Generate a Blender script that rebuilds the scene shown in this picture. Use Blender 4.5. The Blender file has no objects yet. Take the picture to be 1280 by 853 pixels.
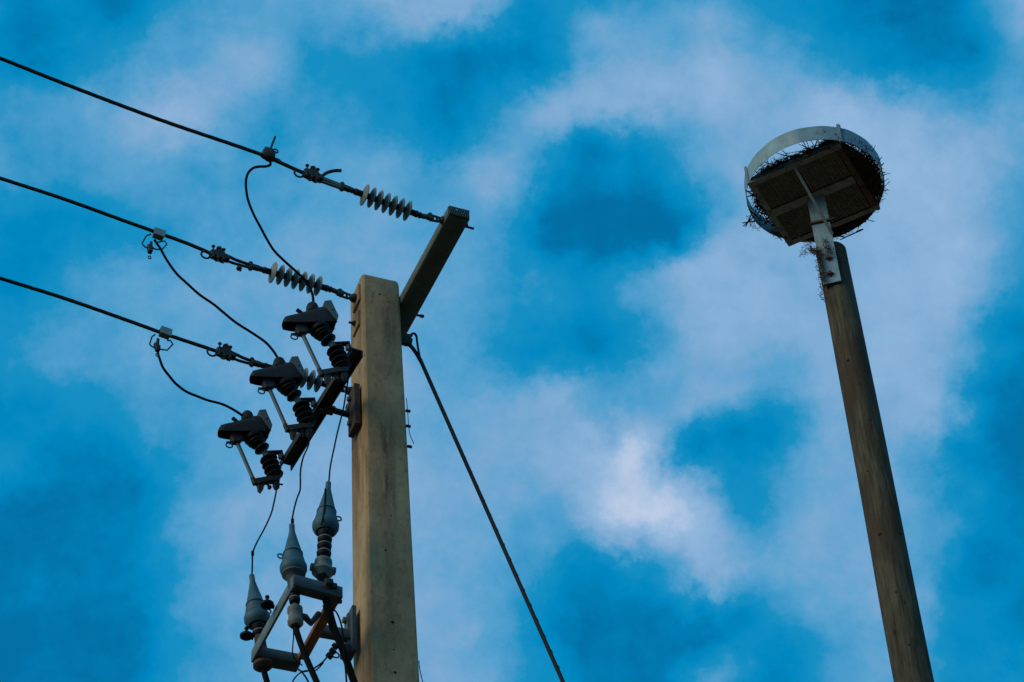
import bpy, bmesh, math, random
from mathutils import Vector, Matrix, noise

random.seed(7)
# ------------------------------------------------------------------ camera
F = 3500.0                      # focal length in pixels of a 1280 px wide frame
zv = Vector((-268, 3540, F)).normalized()
FW = Vector((0, math.sqrt(1 - zv.z ** 2), zv.z))
R0 = FW.cross(Vector((0, 0, 1))).normalized()
U0 = R0.cross(FW)
rl = math.asin(zv.x / U0.z)
RT = R0 * math.cos(rl) + U0 * math.sin(rl)
UP = -R0 * math.sin(rl) + U0 * math.cos(rl)
CAM = Vector((0, 0, 1.6))
sc = bpy.context.scene
col = sc.collection
cd = bpy.data.cameras.new('camera')
co = bpy.data.objects.new('camera', cd)
col.objects.link(co)
m = Matrix((RT, UP, -FW)).transposed().to_4x4()
m.translation = CAM
co.matrix_world = m
cd.sensor_width = 36
cd.lens = F / 1280 * 36
cd.clip_start = 0.1
cd.clip_end = 6000
sc.camera = co

# frame of the concrete pole: x along the power lines (away to the right), y away from the camera
TH = math.radians(23)
EX = Vector((math.cos(TH), math.sin(TH), 0))
EY = Vector((-math.sin(TH), math.cos(TH), 0))
EZ = Vector((0, 0, 1))
O = Vector((-0.700, 10.353, 12.26))

# ------------------------------------------------------------------ sun and sky
SUNL = Vector((-0.88, -0.19, 0.40)).normalized()
sun_dir = (EX * SUNL.x + EY * SUNL.y + EZ * SUNL.z).normalized()
sl = bpy.data.lights.new('sun', 'SUN')
sl.energy = 1.5
sl.angle = math.radians(35)
sl.color = (1.0, 0.93, 0.68)
so = bpy.data.objects.new('sun', sl)
so.rotation_euler = sun_dir.to_track_quat('Z', 'Y').to_euler()
so.location = (-20, 0, 30)
col.objects.link(so)

sc.view_settings.view_transform = 'Standard'
sc.view_settings.look = 'None'
sc.view_settings.exposure = 0.0
sc.view_settings.gamma = 1.0

# cloud cover over the sky in view: rows by elevation, columns by azimuth; 0 clear deep blue, 9 bright cloud
ROWS = {
 0:   [(0,1),(80,3),(160,2),(240,4),(320,5),(400,5),(480,6),(560,7),(615,6),(640,4),(720,3),(800,4),(880,4),(960,3),(1040,2),(1120,1),(1200,2),(1280,3)],
 71:  [(0,2),(80,2),(160,4.5),(240,5),(310,7.5),(345,6),(400,3.5),(480,3),(560,2),(640,1.5),(700,3),(760,6),(850,6),(885,8),(930,7),(960,5),(1000,4.5),(1040,3),(1080,3),(1120,2),(1200,1),(1280,3)],
 142: [(0,4),(80,4.5),(160,6),(240,7.8),(290,5.5),(320,4),(400,4),(450,4.5),(480,3),(560,2),(600,2.5),(640,6),(720,7),(800,7),(880,7),(960,6),(1040,7.5),(1120,7),(1200,5),(1280,6)],
 213: [(0,4.5),(80,4),(160,5),(240,4.5),(320,4.5),(400,5),(480,5),(560,5),(640,6.5),(678,4),(705,1.7),(820,1.7),(850,3.2),(885,6),(960,6.5),(1040,7),(1120,7.5),(1200,7.5),(1280,6)],
 284: [(0,2.5),(80,2.5),(160,3),(240,4),(320,5),(400,5.5),(480,5.5),(560,5),(600,4.7),(625,3.6),(650,1.4),(720,1),(800,1),(855,1.1),(885,3.8),(960,6),(1040,6.5),(1120,6.5),(1200,7.5),(1245,5),(1280,3.5)],
 355: [(0,2.5),(80,4),(160,5),(240,5.5),(320,5.5),(400,6),(480,6),(560,5),(640,4),(700,3.6),(740,2.6),(770,2.6),(800,6.2),(880,8),(960,6.5),(1040,6.5),(1120,7.5),(1200,7),(1240,5),(1280,3.5)],
 426: [(0,3.5),(80,5),(160,5),(240,5.5),(320,6),(400,6),(480,6),(560,5),(610,3.5),(640,2.3),(720,1.8),(775,2),(810,5.5),(880,6.5),(960,7),(1040,6.5),(1120,7),(1200,6),(1240,3),(1280,2)],
 497: [(0,2.5),(80,3),(160,4.5),(240,5),(320,5.5),(400,6),(480,6),(560,5.5),(640,6.3),(700,6.8),(735,5),(775,3.2),(810,6),(880,6),(930,5),(960,4.8),(1000,5),(1040,6.5),(1170,7.2),(1200,5.5),(1235,2),(1280,1.5)],
 568: [(0,4.5),(40,2.2),(80,1.5),(160,2),(200,3),(240,4.5),(320,5.5),(400,6),(480,6),(560,6),(640,6),(720,6.8),(765,8),(800,9),(828,8),(860,2.4),(900,1.4),(960,1.3),(1000,3.4),(1040,5.5),(1120,6),(1160,5),(1200,2.2),(1280,1)],
 640: [(0,1.5),(80,1.3),(160,2),(200,3.5),(240,5.5),(320,6),(400,6.5),(480,6.5),(560,6),(640,5.5),(690,4),(720,7.2),(760,9.3),(800,9.3),(850,8.8),(888,7),(905,2.4),(938,4.4),(965,5.6),(1010,6.3),(1040,6),(1120,5.5),(1190,5),(1280,2)],
 711: [(0,1.5),(80,1.3),(160,2),(200,3.5),(240,5.8),(320,6),(400,6.5),(480,6.5),(560,6),(640,5),(695,2),(740,2.2),(800,3),(840,4),(880,7),(920,5.6),(960,5),(1000,5.8),(1040,6),(1120,6),(1200,3),(1240,1.8),(1280,2)],
 782: [(0,1.2),(80,1.2),(160,1.5),(200,3),(240,4.5),(320,5.5),(400,6),(480,6),(560,6),(640,5),(700,2),(720,1.5),(800,1.2),(880,1.3),(960,3),(1005,4.8),(1040,5.5),(1120,6),(1170,3.5),(1200,2),(1280,1.5)],
 853: [(0,1.2),(80,1.2),(160,1.8),(240,4),(320,5.5),(400,6),(480,6),(560,6),(640,5),(720,2),(800,1.5),(860,2),(905,4.8),(960,2.2),(1040,3.5),(1120,5),(1180,3),(1225,5.2),(1260,5.8),(1280,4)],
}
def row_val(r, x):
    if x <= r[0][0]: return r[0][1]
    for (a, va), (b, vb) in zip(r, r[1:]):
        if x <= b: return va + (vb - va) * (x - a) / (b - a)
    return r[-1][1]
def cover(x, y):
    ks = sorted(ROWS)
    y = min(max(y, 0), 853)
    for a, b in zip(ks, ks[1:]):
        if y <= b:
            t = (y - a) / (b - a)
            return row_val(ROWS[a], x) * (1 - t) + row_val(ROWS[b], x) * t
    return row_val(ROWS[853], x)
def to_px(d):
    w = d.dot(FW)
    return 640 + F * d.dot(RT) / w, 426.5 - F * d.dot(UP) / w
def unit(az, el):
    return Vector((math.sin(az) * math.cos(el), math.cos(az) * math.cos(el), math.sin(el)))

AZ0, AZ1 = math.radians(-17.5), math.radians(17.5)
EL0, EL1 = math.radians(36.0), math.radians(54.0)
NA, NE = 31, 16
world = bpy.data.worlds.new('World')
sc.world = world
world.use_nodes = True
nt = world.node_tree
nt.nodes.clear()
def N(t, **kw):
    n = nt.nodes.new(t)
    for k, v in kw.items(): setattr(n, k, v)
    return n
def Mth(op, a, b=None, c=None, clamp=False):
    n = N('ShaderNodeMath', operation=op, use_clamp=clamp)
    for i, v in enumerate((a, b, c)):
        if v is None: continue
        if isinstance(v, (int, float)): n.inputs[i].default_value = v
        else: nt.links.new(v, n.inputs[i])
    return n.outputs[0]
def MR(v, a, b, c, d, interp='LINEAR'):
    n = N('ShaderNodeMapRange', interpolation_type=interp)
    nt.links.new(v, n.inputs[0])
    for i, q in enumerate((a, b, c, d)): n.inputs[i + 1].default_value = q
    return n.outputs[0]
tc = N('ShaderNodeTexCoord')
def noise_node(scale, detail, rough=0.55, off=None, dist=0.0):
    n = N('ShaderNodeTexNoise')
    n.inputs['Scale'].default_value = scale
    n.inputs['Detail'].default_value = detail
    n.inputs['Roughness'].default_value = rough
    n.inputs['Distortion'].default_value = dist
    src = tc.outputs['Generated']
    if off:
        mp = N('ShaderNodeMapping')
        mp.inputs['Location'].default_value = off
        nt.links.new(src, mp.inputs[0]); src = mp.outputs[0]
    nt.links.new(src, n.inputs['Vector'])
    return n
sep = N('ShaderNodeSeparateXYZ'); nt.links.new(tc.outputs['Generated'], sep.inputs[0])
az = Mth('ARCTAN2', sep.outputs[0], sep.outputs[1])
el = Mth('ARCSINE', sep.outputs[2])
w1 = noise_node(26, 8, 0.68); w2 = noise_node(26, 8, 0.68, (3.1, 7.7, 1.3))
azw = Mth('MULTIPLY_ADD', Mth('SUBTRACT', w1.outputs['Fac'], 0.5), 0.045, az)
elw = Mth('MULTIPLY_ADD', Mth('SUBTRACT', w2.outputs['Fac'], 0.5), 0.038, el)
u = MR(azw, AZ0, AZ1, 0, 1)
v = MR(elw, EL0, EL1, 0, NE - 1)
acc = None
for j in range(NE):
    e = EL0 + (EL1 - EL0) * j / (NE - 1)
    cr = N('ShaderNodeValToRGB')
    nt.links.new(u, cr.inputs[0])
    cr.color_ramp.interpolation = 'CARDINAL'
    els = cr.color_ramp.elements
    for i in range(NA):
        t = i / (NA - 1)
        g = cover(*to_px(unit(AZ0 + (AZ1 - AZ0) * t, e))) / 10
        if i == 0: q = els[0]; q.position = 0
        elif i == 1: q = els[1]; q.position = t
        else: q = els.new(t)
        q.color = (g, g, g, 1)
    s = N('ShaderNodeSeparateColor'); nt.links.new(cr.outputs[0], s.inputs[0])
    lo = 0.0 if j else 1.0
    w = Mth('SUBTRACT', 1.0, Mth('ABSOLUTE', Mth('SUBTRACT', v, float(j))), clamp=True)
    w = MR(w, 0, 1, 0, 1, 'SMOOTHSTEP')
    acc = Mth('MULTIPLY', s.outputs[0], w) if acc is None else Mth('MULTIPLY_ADD', s.outputs[0], w, acc)
# the rest of the sky: the same kind of broken cloud, from noise alone
far = noise_node(7.5, 6, 0.55, (1.7, 0.4, 9.2), 0.4)
farv = MR(far.outputs['Fac'], 0.36, 0.64, 0.1, 0.8)
mu = Mth('MULTIPLY', MR(az, AZ0, AZ0 + 0.05, 0, 1, 'SMOOTHSTEP'), MR(az, AZ1 - 0.05, AZ1, 1, 0, 'SMOOTHSTEP'))
mv = Mth('MULTIPLY', MR(el, EL0, EL0 + 0.02, 0, 1, 'SMOOTHSTEP'), MR(el, EL1 - 0.02, EL1, 1, 0, 'SMOOTHSTEP'))
mm = Mth('MULTIPLY', mu, mv)
cov = Mth('ADD', Mth('MULTIPLY', acc, mm), Mth('MULTIPLY', farv, Mth('SUBTRACT', 1.0, mm)))
d1 = noise_node(40, 9, 0.66, (5.5, 1.1, 2.2), 0.12)
d2 = noise_node(17, 5, 0.6, (8.5, 3.1, 4.2), 0.0)
cov = Mth('MULTIPLY_ADD', Mth('SUBTRACT', d1.outputs['Fac'], 0.5), 0.38, cov)
cov = Mth('MULTIPLY_ADD', Mth('SUBTRACT', d2.outputs['Fac'], 0.5), 0.14, cov)
def srgb(r, g, b):
    f = lambda c: ((c / 255 + 0.055) / 1.055) ** 2.4 if c > 10 else c / 255 / 12.92
    return (f(r), f(g), f(b))
BG = 0.10
cloudramp = N('ShaderNodeValToRGB')          # cloud body colour by thickness
nt.links.new(cov, cloudramp.inputs[0])
st = [(0.10, (0, 118, 174)), (0.24, (0, 135, 192)), (0.37, (24, 143, 195)), (0.52, (86, 160, 206)), (0.63, (121, 169, 210)), (0.78, (146, 183, 220)), (0.94, (196, 208, 231))]
els = cloudramp.color_ramp.elements
for i, (p, c) in enumerate(st):
    q = els[i] if i < 2 else els.new(p)
    q.position = p; q.color = (*srgb(*c), 1)
sky = N('ShaderNodeTexSky', sky_type='NISHITA')
sky.sun_disc = False
sky.sun_elevation = math.asin(sun_dir.z)
sky.sun_rotation = math.atan2(sun_dir.x, sun_dir.y)
sky.air_density = 1.0; sky.dust_density = 0.6; sky.ozone_density = 3.0
tint = N('ShaderNodeMix', data_type='RGBA', blend_type='MULTIPLY')
tint.inputs[0].default_value = 1
nt.links.new(sky.outputs[0], tint.inputs[6]); tint.inputs[7].default_value = (0.04, 0.80, 1.05, 1)
cl = N('ShaderNodeVectorMath', operation='SCALE'); nt.links.new(cloudramp.outputs[0], cl.inputs[0]); cl.inputs[3].default_value = 1 / BG
mix = N('ShaderNodeMix', data_type='RGBA')
nt.links.new(MR(cov, 0.0, 0.22, 0.6, 1.0), mix.inputs[0])
nt.links.new(tint.outputs[2], mix.inputs[6]); nt.links.new(cl.outputs[0], mix.inputs[7])
bg = N('ShaderNodeBackground'); bg.inputs[1].default_value = BG
nt.links.new(mix.outputs[2], bg.inputs[0])
wo = N('ShaderNodeOutputWorld'); nt.links.new(bg.outputs[0], wo.inputs[0])

# ------------------------------------------------------------------ unprojection: pixel -> place on a plane of the pole's own frame
def ray(x, y):
    return ((x - 640) * RT - (y - 426.5) * UP + F * FW).normalized()
def hit(x, y, n, o):
    d = ray(x, y)
    return CAM + d * ((o - CAM).dot(n) / d.dot(n))
def L(p):
    p = p - O
    return Vector((p.dot(EX), p.dot(EY), p.z))
def X(x, y, v): return L(hit(x, y, EX, O + EX * v))
def Y(x, y, v): return L(hit(x, y, EY, O + EY * v))
def Zp(x, y, v): return L(hit(x, y, EZ, O + EZ * v))

# ------------------------------------------------------------------ materials
def material(name, base, rough=0.7, metal=0.0, var=0.0, scale=20.0, bump=0.0, tint2=None, stretch=(1, 1, 1), spec=0.5, extra=None):
    mt = bpy.data.materials.new(name); mt.use_nodes = True
    t = mt.node_tree; b = t.nodes['Principled BSDF']
    b.inputs['Roughness'].default_value = rough
    b.inputs['Metallic'].default_value = metal
    b.inputs['Specular IOR Level'].default_value = spec
    tcn = t.nodes.new('ShaderNodeTexCoord'); mp = t.nodes.new('ShaderNodeMapping')
    mp.inputs['Scale'].default_value = stretch
    t.links.new(tcn.outputs['Object'], mp.inputs[0])
    nz = t.nodes.new('ShaderNodeTexNoise'); nz.inputs['Scale'].default_value = scale; nz.inputs['Detail'].default_value = 8
    nz.inputs['Roughness'].default_value = 0.65
    t.links.new(mp.outputs[0], nz.inputs['Vector'])
    cr = t.nodes.new('ShaderNodeValToRGB'); t.links.new(nz.outputs['Fac'], cr.inputs[0])
    a = tint2 or tuple(c * (1 - var) for c in base)
    cr.color_ramp.elements[0].position = 0.34; cr.color_ramp.elements[1].position = 0.64
    cr.color_ramp.elements[0].color = (*a, 1); cr.color_ramp.elements[1].color = (*[min(1, c * (1 + var * .5)) for c in base], 1)
    out = cr.outputs[0]
    if extra: out = extra(t, tcn, out)
    t.links.new(out, b.inputs['Base Color'])
    if bump:
        bp = t.nodes.new('ShaderNodeBump'); bp.inputs['Strength'].default_value = bump; bp.inputs['Distance'].default_value = 0.004
        n2 = t.nodes.new('ShaderNodeTexNoise'); n2.inputs['Scale'].default_value = scale * 5; n2.inputs['Detail'].default_value = 5
        t.links.new(mp.outputs[0], n2.inputs['Vector'])
        t.links.new(n2.outputs['Fac'], bp.inputs['Height']); t.links.new(bp.outputs[0], b.inputs['Normal'])
    return mt
def mul_layer(t, out, fac, colr):
    mx = t.nodes.new('ShaderNodeMix'); mx.data_type = 'RGBA'
    t.links.new(fac, mx.inputs[0]); t.links.new(out, mx.inputs[6]); mx.inputs[7].default_value = (*colr, 1)
    return mx.outputs[2]
def tnoise(t, tcn, stretch, scale, lo, hi, a=0.0, b=1.0, detail=6, kind='noise'):
    mp = t.nodes.new('ShaderNodeMapping'); mp.inputs['Scale'].default_value = stretch
    t.links.new(tcn.outputs['Object'], mp.inputs[0])
    if kind == 'noise':
        n = t.nodes.new('ShaderNodeTexNoise'); n.inputs['Detail'].default_value = detail; o = n.outputs['Fac']
    else:
        n = t.nodes.new('ShaderNodeTexVoronoi'); o = n.outputs['Distance']
    n.inputs['Scale'].default_value = scale
    t.links.new(mp.outputs[0], n.inputs['Vector'])
    r = t.nodes.new('ShaderNodeMapRange'); t.links.new(o, r.inputs[0])
    for i, q in enumerate((lo, hi, a, b)): r.inputs[i + 1].default_value = q
    return r.outputs[0]
def conc_extra(t, tcn, out):
    out = mul_layer(t, out, tnoise(t, tcn, (1, 1, .07), 9, .50, .70, 0, .5), (.10, .065, .042))      # run-down streaks
    out = mul_layer(t, out, tnoise(t, tcn, (1, 1, .5), 3.2, .5, .75, 0, .55), (.26, .145, .07))         # rusty warm patches
    out = mul_layer(t, out, tnoise(t, tcn, (1, 1, .8), 26, .12, .05, 0, .65, kind='vor'), (.05,.035,.025))  # blowholes
    H_ = 12.26
    out = stain(t, tcn, out, H_ - 1.75, H_ - .92, -.20, -.095, (.17, .075, .03), .85, 30)
    out = stain(t, tcn, out, H_ - .62, H_ - .02, -.20, -.095, (.27, .13, .05), .7, 22)
    out = stain(t, tcn, out, H_ - 3.3, H_ - 2.45, -.20, -.095, (.15, .08, .04), .8, 30)
    out = stain(t, tcn, out, H_ - 1.95, H_ - 1.05, -.02, .045, (.085, .06, .04), .9, 26)
    out = stain(t, tcn, out, H_ - .75, H_ - .05, .0, .11, (.15, .10, .06), .7, 18)
    out = mul_layer(t, out, tnoise(t, tcn, (1, 1, 1), 60, .58, .70, 0, .55), (.40,.29,.18))
    out = mul_layer(t, out, tnoise(t, tcn, (1, 1, .7), 34, .56, .70, 0, .38), (.12,.085,.055))           # pale specks
    return out
def stain(t, tcn, out, axis_lo, axis_hi, xlo, xhi, colr, amount, scale=14):
    sp = t.nodes.new('ShaderNodeSeparateXYZ'); t.links.new(tcn.outputs['Object'], sp.inputs[0])
    def mr(v, a, b_, c, d):
        n = t.nodes.new('ShaderNodeMapRange'); n.interpolation_type = 'SMOOTHSTEP'; t.links.new(v, n.inputs[0])
        for i, q_ in enumerate((a, b_, c, d)): n.inputs[i + 1].default_value = q_
        return n.outputs[0]
    def mu(a, b_):
        n = t.nodes.new('ShaderNodeMath'); n.operation = 'MULTIPLY'; t.links.new(a, n.inputs[0]); t.links.new(b_, n.inputs[1]); return n.outputs[0]
    z = sp.outputs[2]; x = sp.outputs[0]
    f = mu(mr(z, axis_lo, axis_lo + (axis_hi - axis_lo) * .6, 0, 1), mr(z, axis_hi - .02, axis_hi + .03, 1, 0))
    f = mu(f, mu(mr(x, xlo - .02, xlo + .02, 0, 1), mr(x, xhi - .02, xhi + .02, 1, 0)))
    f = mu(f, tnoise(t, tcn, (1, 1, .12), scale, .35, .62, 0, amount))
    return mul_layer(t, out, f, colr)
def wood_extra(t, tcn, out):
    out = mul_layer(t, out, tnoise(t, tcn, (1, 1, .045), 90, .50, .66, 0, .6), (.026,.018,.012))       # checks along the grain
    out = mul_layer(t, out, tnoise(t, tcn, (1, 1, .5), 6, .46, .66, 0, .8), (.055,.038,.022))
    out = mul_layer(t, out, tnoise(t, tcn, (1, 1, .5), 7, .09, .03, 0, .9, kind='vor'), (.03, .02, .012))   # knots
    return out
def grime_extra(t, tcn, out):
    out = mul_layer(t, out, tnoise(t, tcn, (1, 1, .25), 16, .52, .70, 0, .55), (.36, .38, .34))
    out = mul_layer(t, out, tnoise(t, tcn, (1, 1, .3), 11, .56, .72, 0, .6), (.12, .10, .07))
    return mul_layer(t, out, tnoise(t, tcn, (1, 1, 1), 40, .60, .72, 0, .5), (.14, .075, .04))
def rust_extra(t, tcn, out):
    return mul_layer(t, out, tnoise(t, tcn, (1, 1, 1), 14, .56, .70, 0, .7), (.16, .065, .025))
M = {
 'concrete': material('weathered_concrete', (.45, .29, .15), .9, var=.26, scale=7, bump=.7, stretch=(1, 1, .6), spec=.2, extra=conc_extra),
 'wood': material('weathered_pole_timber', (.098, .078, .050), .9, var=.55, scale=20, bump=.9, stretch=(1, 1, .16), spec=.15, extra=wood_extra),
 'galv': material('dull_galvanised_steel', (.135, .165, .155), .6, .2, var=.3, scale=30, bump=.1),
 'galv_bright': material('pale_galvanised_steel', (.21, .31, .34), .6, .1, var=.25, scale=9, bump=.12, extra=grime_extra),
 'galv_rust': material('galvanised_steel_with_rust', (.15, .155, .13), .7, .15, var=.3, scale=24, bump=.15, extra=rust_extra),
 'steel': material('dark_oxidised_steel', (.035, .032, .029), .7, .15, var=.35, scale=40, bump=.2),
 'steelrust': material('rusty_steel', (.075,.04,.026), .85, .1, var=.4, scale=30, bump=.3),
 'orange': material('orange_brown_rusted_steel', (.24, .095, .05), .85, .0, var=.4, scale=16, bump=.3, tint2=(.11,.06,.038)),
 'cond': material('oxidised_aluminium_conductor', (.032,.028,.025), .8, .1, var=.25, scale=60, bump=.3),
 'black': material('black_cable_jacket', (.010, .0095, .0095), .85, var=.2, scale=40, spec=.08),
 'polymer': material('dark_polymer_housing', (.0075,.007,.0075), .6, var=.3, scale=20, spec=.18),
 'hood': material('dark_weathered_hood', (.018,.019,.019), .65, var=.35, scale=20, spec=.2),
 'shed': material('grey_silicone_shed', (.205,.22,.195), .6, var=.2, scale=40, spec=.3),
 'boot': material('blue_grey_rubber_boot', (.038,.102,.125), .6, var=.2, scale=14, spec=.35),
 'tube': material('grey_fuse_tube', (.085,.11,.11), .5, var=.2, scale=30),
 'gring': material('grey_ring_edge', (.14,.15,.14), .6, var=.2, scale=30),
 'stick': material('dry_nest_sticks', (.085,.055,.034), .95, var=.5, scale=9, spec=.1),
 'straw': material('pale_dry_straw', (.15,.09,.055), .95, var=.4, scale=20, spec=.1),
 'core': material('dark_core_brown', (.03, .02, .013), 1, var=.5, scale=25, bump=1, spec=.05),  # dark brown of the light-blocking nest core and the pole knots
 'ground': material('dry_grass_ground', (.115, .085, .05), 1, var=.4, scale=.8, bump=.4, tint2=(.08, .062, .036), spec=.1),
 'arm': material('dull_dark_galvanised_arm', (.105, .12, .10), .75, .1, var=.35, scale=14, bump=.2, extra=rust_extra),
 'beam': material('brown_stained_steel_beam', (.42, .34, .28), .75, .1, var=.35, scale=16, extra=rust_extra),
 'mesh': material('rusty_expanded_metal', (.42, .30, .21), .7, .1, var=.3, scale=30),
 'plate': material('painted_grey_blue_plate', (.052,.07,.078), .65, .1, var=.25, scale=25, bump=.1),
}

# ------------------------------------------------------------------ mesh building
class MB:
    def __init__(s): s.v = []; s.f = []; s.sm = []
    def add(s, vs, fs, smooth=False):
        o = len(s.v); s.v += [Vector(q) for q in vs]
        for q in fs: s.f.append([i + o for i in q]); s.sm.append(smooth)
        return s
    def tube(s, pts, r, n=8, cap=True):
        pts = [Vector(p) for p in pts]
        rs = r if isinstance(r, (list, tuple)) else [r] * len(pts)
        vs = []; fs = []; prev = None
        for i, p in enumerate(pts):
            a = pts[max(i - 1, 0)]; b = pts[min(i + 1, len(pts) - 1)]
            d = (b - a).normalized()
            if prev is None:
                x = d.orthogonal().normalized()
            else:
                x = (prev - d * prev.dot(d))
                x = x.normalized() if x.length > 1e-6 else d.orthogonal().normalized()
            prev = x; y = d.cross(x)
            for k in range(n):
                t = 2 * math.pi * k / n
                vs.append(p + (x * math.cos(t) + y * math.sin(t)) * rs[i])
        for i in range(len(pts) - 1):
            for k in range(n):
                fs.append([i * n + k, i * n + (k + 1) % n, (i + 1) * n + (k + 1) % n, (i + 1) * n + k])
        s.add(vs, fs, True)
        if cap:
            o = len(s.v) - len(vs)
            s.f.append([o + k for k in range(n)][::-1]); s.sm.append(False)
            s.f.append([o + (len(pts) - 1) * n + k for k in range(n)]); s.sm.append(False)
        return s
    def ring(s, c, ax, R, r, n=16, k=6, sq=1.0, up=None):
        ax = Vector(ax).normalized(); x = Vector(up).normalized() if up else ax.orthogonal().normalized(); y = ax.cross(x)
        P = [Vector(c) + x * math.cos(2 * math.pi * i / n) * R + y * math.sin(2 * math.pi * i / n) * R * sq for i in range(n)]
        vs = []; fs = []
        for i in range(n):
            rad = (P[i] - Vector(c)).normalized()
            for j in range(k):
                t = 2 * math.pi * j / k
                vs.append(P[i] + (rad * math.cos(t) + ax * math.sin(t)) * r)
        for i in range(n):
            for j in range(k):
                i2 = (i + 1) % n; j2 = (j + 1) % k
                fs.append([i * k + j, i * k + j2, i2 * k + j2, i2 * k + j])
        return s.add(vs, fs, True)
    def lathe(s, p0, p1, prof, n=20, smooth=True):
        """prof: list of (t along p0->p1, radius)"""
        p0 = Vector(p0); p1 = Vector(p1); d = (p1 - p0); dn = d.normalized()
        x = dn.orthogonal().normalized(); y = dn.cross(x)
        vs = []; fs = []
        for t, r in prof:
            for k in range(n):
                a = 2 * math.pi * k / n
                vs.append(p0 + d * t + (x * math.cos(a) + y * math.sin(a)) * max(r, 1e-4))
        for i in range(len(prof) - 1):
            for k in range(n):
                fs.append([i * n + k, i * n + (k + 1) % n, (i + 1) * n + (k + 1) % n, (i + 1) * n + k])
        fs.append([k for k in range(n)][::-1]); fs.append([(len(prof) - 1) * n + k for k in range(n)])
        return s.add(vs, fs, smooth)
    def box(s, c, sx, sy, sz, ax=(1, 0, 0), up=(0, 0, 1), bev=0.0):
        c = Vector(c); x = Vector(ax).normalized(); z = Vector(up); z = (z - x * z.dot(x)).normalized(); y = z.cross(x)
        if bev <= 0:
            vs = [c + x * sx / 2 * i + y * sy / 2 * j + z * sz / 2 * k for i in (-1, 1) for j in (-1, 1) for k in (-1, 1)]
            return s.add(vs, [(0, 1, 3, 2), (4, 6, 7, 5), (0, 4, 5, 1), (2, 3, 7, 6), (0, 2, 6, 4), (1, 5, 7, 3)])
        # chamfered along x edges
        hy, hz = sy / 2, sz / 2
        pr = [(hy - bev, hz), (hy, hz - bev), (hy, -hz + bev), (hy - bev, -hz), (-hy + bev, -hz), (-hy, -hz + bev), (-hy, hz - bev), (-hy + bev, hz)]
        vs = []
        for i in (-1, 1):
            for a, b in pr: vs.append(c + x * sx / 2 * i + y * a + z * b)
        fs = [[k, (k + 1) % 8, 8 + (k + 1) % 8, 8 + k] for k in range(8)] + [list(range(8))[::-1], list(range(8, 16))]
        return s.add(vs, fs)
    def bar(s, a, b, w, h, up=(0, 0, 1), bev=0.0):
        a = Vector(a); b = Vector(b)
        return s.box((a + b) / 2, (b - a).length, w, h, b - a, up, bev)
    def prism(s, poly, off, inset=0.0):
        """poly: 3D points of a flat outline; extruded by +-off, edges drawn in at both faces by inset"""
        poly = [Vector(p) for p in poly]; off = Vector(off); c = sum(poly, Vector()) / len(poly); n = len(poly)
        lay = [(-1, inset), (-.72, 0), (.72, 0), (1, inset)] if inset else [(-1, 0), (1, 0)]
        vs = []
        for k, ins in lay:
            for p in poly:
                d = c - p
                vs.append(p + off * k + d.normalized() * min(ins, d.length * .5))
        fs = []
        for l in range(len(lay) - 1):
            for i in range(n):
                fs.append([l * n + i, l * n + (i + 1) % n, (l + 1) * n + (i + 1) % n, (l + 1) * n + i])
        fs.append(list(range(n))[::-1]); fs.append([(len(lay) - 1) * n + i for i in range(n)])
        return s.add(vs, fs, bool(inset))
    def nut(s, c, ax, r, h, n=6):
        c = Vector(c); ax = Vector(ax).normalized()
        return s.lathe(c - ax * h / 2, c + ax * h / 2, [(0, r * .9), (.15, r), (.85, r), (1, r * .9)], n, False)
    def mesh(s, name, origin=Vector()):
        me = bpy.data.meshes.new(name)
        me.from_pydata([tuple(q - origin) for q in s.v], [], s.f)
        me.polygons.foreach_set('use_smooth', s.sm)
        bm = bmesh.new(); bm.from_mesh(me); bmesh.ops.recalc_face_normals(bm, faces=bm.faces); bm.to_mesh(me); bm.free()
        me.set_sharp_from_angle(angle=math.radians(47))
        return me

def thing(name, label, cat, loc, group=None, frame=TH, world_o=None):
    """loc in the pole's own frame (or world place when world_o is given)"""
    o = bpy.data.objects.new(name, None); col.objects.link(o)
    o.empty_display_size = 0.1
    loc = Vector(loc)
    o.location = world_o if world_o is not None else O + EX * loc.x + EY * loc.y + EZ * loc.z
    o.rotation_euler = (0, 0, frame)
    o['label'] = label; o['category'] = cat
    if group: o['group'] = group
    return o, loc
def part(name, mb, mat, root, loc, label=None, kind=None):
    me = mb.mesh(name, loc); me.materials.append(M[mat])
    o = bpy.data.objects.new(name, me); col.objects.link(o)
    o.parent = root
    if label: o['label'] = label
    if kind: o['kind'] = kind
    return o
def solo(name, mb, mat, label, cat, loc, group=None):
    loc = Vector(loc)
    me = mb.mesh(name, loc); me.materials.append(M[mat])
    o = bpy.data.objects.new(name, me); col.objects.link(o)
    o.location = O + EX * loc.x + EY * loc.y + EZ * loc.z; o.rotation_euler = (0, 0, TH)
    o['label'] = label; o['category'] = cat
    if group: o['group'] = group
    return o
def copy_tree(o, parent=None):
    c = o.copy(); col.objects.link(c)
    if parent: c.parent = parent
    for ch in list(o.children): copy_tree(ch, c)
    return c
def smooth(pts, k=6):
    """Catmull-Rom through the points"""
    pts = [Vector(p) for p in pts]; P = [pts[0] * 2 - pts[1]] + pts + [pts[-1] * 2 - pts[-2]]; out = []
    for i in range(1, len(P) - 2):
        a, b, c, d = P[i - 1:i + 3]
        for j in range(k):
            t = j / k
            out.append(.5 * ((2 * b) + (c - a) * t + (2 * a - 5 * b + 4 * c - d) * t * t + (3 * b - a - 3 * c + d) * t ** 3))
    out.append(pts[-1]); return out

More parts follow.
